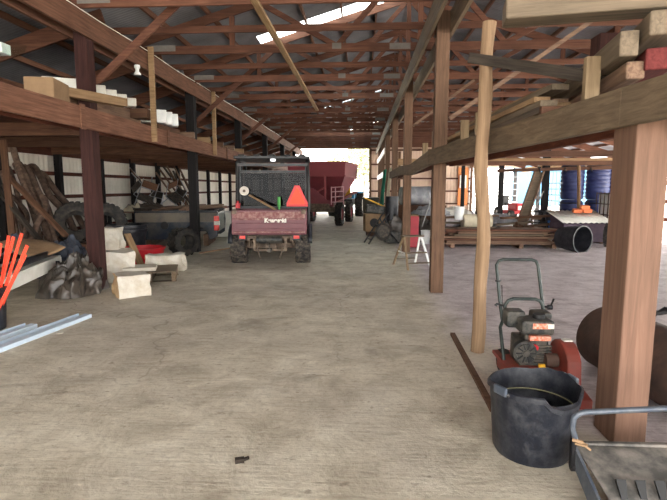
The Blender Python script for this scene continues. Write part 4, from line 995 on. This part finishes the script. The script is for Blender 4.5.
# hand cart with a wheel and black tube legs
hc = thing('hand_cart', 'black tubular cart frame with a grey wheel in the clutter', 'cart', (.62, 13.3, 0), .3)
for s_ in (-1, 1):
    MB().tube([(-.5, s_ * .2, .02), (-.1, s_ * .2, .62), (.06, s_ * .2, .85)], .022, 8).build('slanted_rail', BLACKM, hc)
    MB().tube([(-.05, s_ * .2, .68), (.12, s_ * .2, .3), (.35, s_ * .2, .02)], .022, 8).build('leg', BLACKM, hc)
m = MB()
for v_ in (.12, .3, .5): m.bar((-.5 + .65 * v_, -.2, .02 + 1.0 * v_), (-.5 + .65 * v_, .2, .02 + 1.0 * v_), .025, .025)
m.build('rungs', BLACKM, hc)
m = MB(); m.torus(.2, .035, Tm(-.12, -.26, .36) @ RXm, 28, 8); m.build('wheel', RUBBER, hc, smooth='all')
m = MB(); m.lathe([(0, .02), (.17, .02), (.17, -.02), (0, -.02)], 24, Tm(-.12, -.26, .36) @ RXm); m.build('wheel_disc', ENGINE, hc)
MB().box((.24, 0, .18), (.4, .35, .3)).build('engine', ENGBLK, hc, bev=.03)
tr = thing('garden_machine', 'dark machine with a long yellow handle on top of the tan box', 'machine', (.55, 15.5, .7))
MB().box((-.1, 0, .14), (.6, .4, .26), (0, .1, 0)).build('body', ENGBLK, tr, bev=.04)
MB().cyl((.3, .1, .08), (.3, -.1, .08), .08, 16).build('spool', ENGINE, tr)
MB().bar((-.45, -.1, .5), (.5, -.18, .08), .05, .04).build('yellow_handle', YELLOW, tr)
MB().cyl((-.05, .0, .27), (-.05, .0, .36), .07, 14).build('cap', BLACKM, tr)
rp = [(.85, 13.6, .9), (1.0, 14.2, 1.1)]
crumple('black_sack', .95, 14.1, .3, .35, .85, TARP, 31, 'black sack heap against the third centre post', 'sack', 36, 24)
tag(MB().cyl((0, 0, 0), (0, 0, 1.25), .2, 20).build('dark_drum', BLACKP, smooth=True, loc=(.93, 15.1, 0)), 'slim black drum standing behind the cart beside the post', 'drum')
tag(MB().box((0, 0, .18), (.3, .3, .36)).box((0, 0, .38), (.2, .2, .06)).build('red_can', REDB, loc=(.05, 29.5, 0)), 'small red can on the ground by the doorway edge', 'can')
# hanging cloths
def cloth(name, x, y, w, z0, z1, mat, lb):
    m = MB(); m.grid(lambda a, c: (x - .12 * (c) + .035 * math.sin(a * 17 + c * 2), y + (a - .5) * w * (.55 + .45 * c), z0 + (z1 - z0) * c), 30, 10)
    return tag(m.build(name, mat, smooth='all', solid=.008), lb, 'cloth')
cloth('hanging_cloth', .95, 16.3, .8, 2.15, .9, CREAMC, 'cream cloth hanging from the right loft edge')
cloth('hanging_cloth', .8, 17.0, 1.2, 2.12, .85, GREENC, 'green cloth hanging beside the cream one')
for i, (a, c, z, lb) in enumerate(((20.2, 24.4, 2.07, 'white rail between far centre posts, lower nearer one'), (24.6, 28.7, 2.07, 'white rail between far centre posts, lower farther one'), (20.2, 24.4, 3.0, 'pale rail between far centre posts, upper nearer one'), (24.6, 28.7, 3.0, 'pale rail between far centre posts, upper farther one'))):
    tag(MB().bar((.92, a, z), (.92, c, z), .04, .22).build('white_rail', WHITEP), lb, 'rail', 'rails between the far centre posts')

# lumber stack
wp = thing('lumber_pallet', 'long timber skid under the lumber stack on the open side', 'pallet', (3.55, 12.85, 0))
for x in (-1.25, -.4, .45, 1.25): MB().box((x, 0, .05), (.1, .9, .1)).build('bearer', W_OLDX, wp)
for yy in (-.4, 0, .4): MB().box((0, yy, .115), (2.9, .12, .03)).build('runner', W_OLDX, wp)
LS = 'boards of the lumber stack'
rnd3 = random.Random(11); i = 0
rowname = ['bottom', 'second', 'third', 'fourth', 'fifth', 'top']
for r_ in range(6):
    for c_ in range(4):
        z = .155 + r_ * .058; x0 = 2.1 + rnd3.uniform(-.1, .25) + (.1 if r_ > 3 else 0); x1 = 5.05 - rnd3.uniform(0, .5)
        yy = 12.52 + c_ * .215 + rnd3.uniform(-.01, .01)
        board('stacked_board', (x0, yy, z), (x1, yy, z), .19, .045 if r_ % 2 else .05, [W_OLDX, W_TRUSS, W_OLDX, W_GREYX][(r_ + c_) % 4], 'board in the %s layer of the lumber stack, %s from the front' % (rowname[r_], ORD[c_]), 'board', LS)
# junk lumber and tarps behind
jp = random.Random(3)
JN = ['resting low', 'crossing the middle', 'at the far end', 'near the brown posts', 'lying slanted', 'tilted upwards', 'on the top', 'by the pale drum', 'half under the grey tarp', 'by the leaning plank']
for i in range(10):
    x = 2.1 + .42 * i; yy = 15.2 + jp.uniform(-.5, .5); z = .2 + .14 * (i % 4)
    board('scrap_board', (x - .9, yy, z), (x + .9, yy + jp.uniform(-.5, .5), z + jp.uniform(-.12, .2)), .2, .06, [W_OLDX, W_BROWNX, W_GREYX][i % 3], 'scrap board %s of the heap behind the lumber stack, %s along' % (JN[i], ORD[i]), 'board', 'scrap boards in the heap')
for i, (x, y_, z, rx, ry, h, mt, lb) in enumerate(((1.9, 14.3, 0, .75, .6, .95, TARP, 'dark tarp heap between the centre posts and lumber'), (2.0, 14.5, .72, .6, .5, .3, GREYTARP, 'grey plastic sheet on the dark tarp heap'), (3.5, 14.6, 0, .9, .5, .72, TARP, 'long dark heap behind the lumber stack'), (3.6, 15.7, 0, .9, .5, .78, GREYTARP, 'grey tarp spread over the scrap heap'), (4.6, 14.4, 0, .8, .5, .45, W_BROWNX, 'low brown rubble heap at the stack end'))):
    crumple('tarp_heap', x, y_, rx, ry, h, mt, 40 + i, lb, 'heap', 44, 26, z)
tag(MB().cyl((-.4, 0, .15), (.4, 0.1, .15), .2, 22).build('pale_roll', CREAMC, smooth=True, loc=(3.25, 14.0, .42)), 'pale beige roll lying on the heap behind the rough pole', 'roll')
cyl_ = thing('grey_drum', 'grey drum lying on the heap behind the centre posts', 'drum', (1.95, 16.6, .95), .2)
MB().cyl((-.65, 0, .3), (.65, 0, .3), .3, 28).build('body', GREYTARP, cyl_, smooth=True); MB().torus(.3, .015, Tm(.3, 0, .3) @ RYm).build('hoop', STEEL, cyl_)
tag(MB().box((0, 0, .47), (1.6, 1.0, .94)).build('storage_crate', W_BROWNX, loc=(1.95, 16.6, 0)), 'brown crate under the grey drum', 'crate')
for i, (x, y_, z, r_, lb) in enumerate(((2.05, 13.55, .0, .15, 'white pail on the floor left of the lumber stack'), (1.75, 13.4, .0, .13, 'small white pail beside the red cabinet'), (2.75, 14.0, .62, .14, 'white pail on the heap beside the pale roll'))):
    pl = thing('white_pail', lb, 'pail', (x, y_, z), .5, 'white pails in the heap')
    MB().lathe([(0, 0), (r_ * .85, 0), (r_, .34), (r_ * 1.06, .345), (r_ * 1.06, .36), (r_ * .94, .36), (r_ * .82, .01), (0, .01)], 22).build('pail_body', WHITEC, pl, smooth=True)
    MB().tube([(r_ * math.cos(a), r_ * .5 * math.sin(a), .34 - r_ * .8 * math.sin(a) * .5) for a in [PI * k_ / 8 for k_ in range(9)]], .005, 5).build('wire_handle', STEEL, pl)
crumple('plastic_sheet', 2.7, 15.0, .7, .45, .25, WHITEP, 61, 'white plastic sheet crumpled on top of the scrap heap', 'sheet', 60, 30, .7)
crumple('plastic_sheet', 4.3, 15.4, .55, .4, .25, GREYTARP, 67, 'grey plastic sheet crumpled at the far end of the scrap heap', 'sheet', 60, 30, .45)
for i, (x, y_, a_, lb) in enumerate(((1.6, 13.9, .5, 'thin pipe sticking up from the dark tarp heap'), (2.3, 14.4, -.4, 'thin pipe slanting out of the tarp heap'), (4.9, 15.2, .8, 'thin pipe slanting up beside the leaning ramp'))):
    o = MB().tube([(0, 0, 0), (.9 * math.sin(a_), .2, 1.35)], .018, 8).build('thin_pipe', STEEL, smooth=True, loc=(x, y_, .05)); tag(o, lb, 'pipe')
# leaning ladder-like plank and steel frame
pk = thing('leaning_ramp', 'grey ramp plank leaning on the black post by the barrels', 'ramp', (0, 0, 0))
A_, B_ = V((4.72, 15.1, .02)), V((5.45, 15.6, 2.0))
MB().bar(A_, B_, .3, .06, (0, -1, .4)).build('deck', W_GREYX, pk)
for s_ in (-1, 1): MB().bar(A_ + V((.13 * s_, -.05, .0)), B_ + V((.13 * s_, -.05, .0)), .04, .1, (0, -1, .4)).build('side_rail', W_OLDX, pk)
sf = thing('steel_rack', 'black steel frame standing beside the leaning ramp', 'frame', (5.3, 15.3, 0))
m = MB()
for x in (0, .45): m.bar((x, 0, 0), (x - .12, .1, .8), .04, .04)
for z in (.15, .45, .78): m.bar((-.02 - .1 * z, .1 * z, z), (.43 - .1 * z, .1 * z, z), .035, .035)
m.bar((.0, 0, 0), (.33, .1, .8), .035, .035); m.build('tube_frame', BLACKM, sf)
tag(MB().lathe([(0, 0), (.22, 0), (.27, .38), (.29, .38), (.29, .42), (.25, .42), (.2, .02), (0, .02)], 24).build('blue_bin', BLUEBIN, smooth=True, loc=(6.15, 16.5, 0)), 'low blue bin on the ground between post and barrels', 'bin')
tag(MB().box((0, 0, .35), (.45, .45, .7)).box((0, 0, .72), (.5, .5, .05)).build('dark_bin', BLACKP, bev=.02, loc=(6.35, 17.6, 0)), 'square dark bin behind the low blue one', 'bin')
# barrels
def barrel(loc, lb, first=[None]):
    if first[0] is None:
        b = thing('blue_barrel', lb, 'barrel', loc, 0, 'stacked blue barrels'); first[0] = b
        prof = [(0, 0), (.3, 0), (.33, .03), (.335, .1)]
        for kk in range(7):
            z = .16 + kk * .125; prof += [(.335, z), (.35, z + .03), (.35, z + .06), (.335, z + .09)]
        prof += [(.335, 1.04), (.31, 1.1), (.27, 1.12), (.27, 1.13), (0, 1.11)]
        MB().lathe(prof, 32).build('body', BLUEB, b, smooth='all'); MB().torus(.335, .018, Tm(0, 0, 1.03), 32, 8).build('rim_ring', BLACKM, b)
        MB().cyl((.14, 0, 1.1), (.14, 0, 1.15), .04, 14).build('bung', BLACKM, b)
        return b
    return dup(first[0], loc, (0, 0, loc[0]), lb)
for nm, x, y_ in (('left', 6.68, 16.1), ('middle', 7.42, 16.0), ('right', 8.16, 16.2)):
    barrel((x, y_, 0), 'lower blue barrel of the %s stack' % nm); barrel((x, y_, 1.14), 'upper blue barrel of the %s stack' % nm)
# white crates right of the barrels
wc = thing('pallet_cage', 'white caged tank on the ground at the right of the barrels', 'tank', (7.35, 14.4, 0))
MB().box((0, 0, .75), (.86, .86, 1.2)).build('liner', WHITEC, wc, bev=.05)
m = MB()
for kk in range(5):
    m.bar((-.46, -.46, .15 + .3 * kk), (.46, -.46, .15 + .3 * kk), .025, .025).bar((-.46, -.46, .15 + .3 * kk), (-.46, .46, .15 + .3 * kk), .025, .025).bar((-.46 + .23 * kk, -.46, .1), (-.46 + .23 * kk, -.46, 1.38), .025, .025).bar((-.46, -.46 + .23 * kk, .1), (-.46, -.46 + .23 * kk, 1.38), .025, .025)
m.build('cage_lattice', RUST, wc); MB().box((0, 0, .06), (.95, .95, .12)).build('base', W_BROWNX, wc)
# leaning pole and lidded box
pole = MB().tube([(0, 0, 0), (.01, .2, .9), (.04, .45, 2.25)], [.05, .05, .045], 10); tag(pole.build('leaning_pole', W_STICKX, smooth=True, loc=(6.42, 14.75, 0)), 'thin brown pole leaning upright before the barrels', 'pole')
db = thing('lidded_box', 'low dark box with a pale ribbed lid before the barrels', 'box', (6.0, 13.9, 0), .1)
MB().box((0, 0, .3), (1.25, .8, .5)).build('body', PURPLE, db, bev=.01)
m = MB(); m.grid(lambda a, c: (-.7 + a * 1.4, -.5 + c * 1.0, .58 + .28 * c + .012 * math.sin(a * 60)), 80, 1); m.build('ribbed_lid', WHITEP, db, smooth='all', solid=.012)
m = MB(); m.prism([(-.4, .55), (.4, .55), (.42, .8)], 1.2, Rz(PI / 2)); m.build('lid_frame', PURPLE, db)
for x in (-.5, .5): MB().box((x, 0, .03), (.1, .7, .06)).build('foot', W_BROWNX, db)
for i, (x, y_, z) in enumerate(((6.02, 14.1, .84), (6.3, 14.12, .84), (6.22, 14.1, .94))):
    tag(MB().box((0, 0, .05), (.24, .12, .1)).build('orange_brick', BRICK, bev=.006, loc=(x, y_, z - .02), rot=(.27, 0, .1)), ['orange brick at the left on the pale lid', 'orange brick at the right on the pale lid', 'orange brick on top of the other two'][i], 'brick', 'bricks on the lid')
tyre('loose_tire', .3, .22, (6.35, 12.85, .3), (PI / 2, 0, .9), 'small tire standing at the front of the lidded box', 18)
tyre('loose_tire', .28, .22, (6.75, 13.1, .42), (1.2, .2, .5), 'small tire leaning behind the other beside the front post', 18)
# black tub lying on its side
tbm = thing('black_tub', 'black tub lying on its side at the lumber stack end', 'tub', (5.05, 12.0, .3), 0, None, (math.radians(90), 0, math.radians(28)))
m = MB(); m.lathe([(0, -.3), (.26, -.3), (.29, -.05), (.315, .27), (.335, .275), (.335, .3), (.305, .3), (.275, -.02), (.25, -.27), (0, -.27)], 36); m.build('shell', BLACKP, tbm, smooth=True)
for z in (.1, -.1): MB().torus(.3 if z > 0 else .282, .008, Tm(0, 0, z), 32, 6).build('outer_rib', BLACKP, tbm)
# riding mower
rm = thing('riding_mower', 'small red riding mower near the gate at the back', 'mower', (7.8, 25.2, 0), math.radians(14))
MB().box((0, 0, .55), (.55, .9, .38)).build('hood', REDB, rm, bev=.08); MB().box((0, -.46, .52), (.42, .04, .2)).build('grille', LABELW, rm, bev=.02)
MB().box((0, .5, .3), (.95, 1.1, .18)).build('deck', REDB, rm, bev=.04)
MB().box((0, .95, .66), (.45, .4, .12)).box((0, 1.16, .9), (.45, .1, .45)).build('seat', BLACKM, rm, bev=.04)
MB().torus(.18, .018, Tm(0, .55, .98) @ Matrix.Rotation(.6, 4, 'X')).build('steering_wheel', BLACKM, rm)
for x, y_, R_ in ((-.42, -.2, .2), (.42, -.2, .2), (-.46, 1.0, .27), (.46, 1.0, .27)): wheel('wheel', x, y_, R_, .2, rm, RUBBER, LABELW, 14, .5)
# plywood panel and meter box on the back wall, boards
tag(MB().box((0, 0, 1.2), (.62, .03, 2.4)).build('plywood_sheet', PLY, loc=(6.45, 31.9, .4)), 'orange plywood sheet fixed to the back wall by the gate', 'plywood')
tag(MB().box((0, 0, .4), (.4, .12, .8)).box((0, -.065, .4), (.34, .012, .72)).build('meter_box', WHITEC, loc=(6.42, 31.8, 1.5)), 'white electrical box on the plywood sheet', 'box')
# pipe gates and the yard
GATEM = plain('gate_paint', (92, 96, 98), .6)
def gate(a, b_, lb, z1=1.75, mt=GATEM, n_=6):
    t_ = thing('pipe_gate', lb, 'gate', a); dx = V(b_) - V(a)
    m = MB()
    for kk in range(n_): 
        z = .2 + (z1 - .2) * kk / (n_ - 1); m.tube([(0, 0, z), (dx.x, dx.y, z)], .032, 6)
    m.build('rails', mt, t_)
    for s_ in (0, .33, .66, 1): MB().tube([(dx.x * s_, dx.y * s_, 0), (dx.x * s_, dx.y * s_, z1)], .025, 6).build('upright', mt, t_)
gate((7.1, 32.4, 0), (10.0, 32.4, 0), 'grey pipe gate closing the far bay beside the mower', 2.2)
gate((10.25, 20.3, 0), (10.25, 24.3, 0), 'pipe gate in the open side wall beyond the barrels')
gate((10.25, 24.6, 0), (10.25, 28.6, 0), 'pipe gate in the open side wall behind the mower')
FENCE = plain('fence_grey', (118, 120, 122), .6)
f_ = thing('yard_fence', 'pale rail fence across the yard beyond the doorway', 'fence', (-8, 60, 0))
for z in (.5, 1.0, 1.5): MB().bar((0, 0, z), (26, 0, z), .05, .13).build('rail', FENCE, f_)
for kk in range(11): MB().box((kk * 2.6, .08, .85), (.14, .14, 1.7)).build('fence_post', FENCE, f_)
def tree(x, y, h, lb, seed):
    t_ = thing('yard_tree', lb, 'tree', (x, y, 0)); r_ = random.Random(seed)
    MB().tube([(0, 0, 0), (.1, 0, h * .3), (0, .1, h * .75)], [.22, .17, .06], 8).build('trunk', BARK, t_)
    m = MB()
    for _ in range(900):
        a = r_.uniform(0, 2 * PI); c_ = r_.uniform(-1, 1); q_ = r_.random() ** .4; R_ = h * .33
        s2 = math.sqrt(1 - c_ * c_); m.box((R_ * q_ * s2 * math.cos(a) * .8, R_ * q_ * s2 * math.sin(a) * .8, h * .62 + R_ * 1.15 * q_ * c_), (.3, .3, .02), (r_.uniform(0, 3), r_.uniform(0, 3), 0))
    m.build('foliage', LEAF, t_)
tree(.3, 66, 9, 'pale leafy tree seen through the right of the doorway', 1)
tree(-4.5, 90, 8, 'distant leafy tree beyond the doorway centre', 2)
sh = thing('yard_shed', 'pale blue sided shed in the yard beyond the gates', 'shed', (19, 46, 0))
MB().box((0, 0, 1.7), (9, 5, 3.4)).build('walls', plain('shed_blue', (62, 104, 132), .7), sh)
m = MB(); m.prism([(-4.8, 3.4), (4.8, 3.4), (4.8, 3.5), (0, 4.6), (-4.8, 3.5)], 5.6); m.build('shed_roof', ROOFM, sh)
m = MB()
for kk in range(30): m.box((-4.35 + kk * .3, -2.52, 1.7), (.04, .04, 3.4))
m.build('siding_ribs', plain('shed_blue2', (70, 112, 140), .7), sh)
# small scraps on the floor
tag(MB().box((0, 0, .012), (.05, .03, .024)).box((.03, .01, .008), (.05, .012, .016), (0, 0, .5)).build('dirt_clod', SOIL, loc=(-.66, 2.5, 0), rot=(0, 0, .3)), 'small dark clod on the concrete in the front', 'clod')
tag(MB().cyl((0, 0, 0), (0, 0, .006), .035, 14).build('pale_chip', LIMESTONE, loc=(-3.13, 4.79, 0)), 'flat pale chip on the concrete by the vinyl channel', 'chip')
# ==== END
cam_d = bpy.data.cameras.new('camera'); cam = bpy.data.objects.new('camera', cam_d); COL.objects.link(cam)
cam_d.sensor_width = 36; cam_d.lens = 36 * 490 / 667; cam_d.clip_end = 500; cam_d.clip_start = .05
cam.location = (0, 0, 1.5); cam.rotation_euler = (math.radians(90 - 7.21), 0, math.radians(3.245))
SC.camera = cam
# ------------------------------------------------------------------ light: bright overcast sky through the open bays, sun behind the far door
w = bpy.data.worlds.new('sky'); SC.world = w; w.use_nodes = True
bg = w.node_tree.nodes['Background']; bg.inputs[0].default_value = (1, .985, .965, 1); bg.inputs[1].default_value = 6.5
sd = bpy.data.lights.new('sun', 'SUN'); sd.energy = 30; sd.angle = math.radians(3); sd.color = (1, .95, .86)
so = bpy.data.objects.new('sun', sd); COL.objects.link(so); so.rotation_euler = (math.radians(22), math.radians(38), 0)
def portal(loc, rot, sx, sy):
    d = bpy.data.lights.new('sky_portal', 'AREA'); d.shape = 'RECTANGLE'; d.size = sx; d.size_y = sy; d.cycles.is_portal = True
    o = bpy.data.objects.new('sky_portal', d); COL.objects.link(o); o.location = loc; o.rotation_euler = rot
SC.cycles.diffuse_bounces = 6; SC.cycles.max_bounces = 10; SC.cycles.transparent_max_bounces = 12
vs = SC.view_settings
vs.view_transform = 'Standard'; vs.look = 'None'; vs.gamma = 1; vs.use_curve_mapping = False; vs.exposure = .78
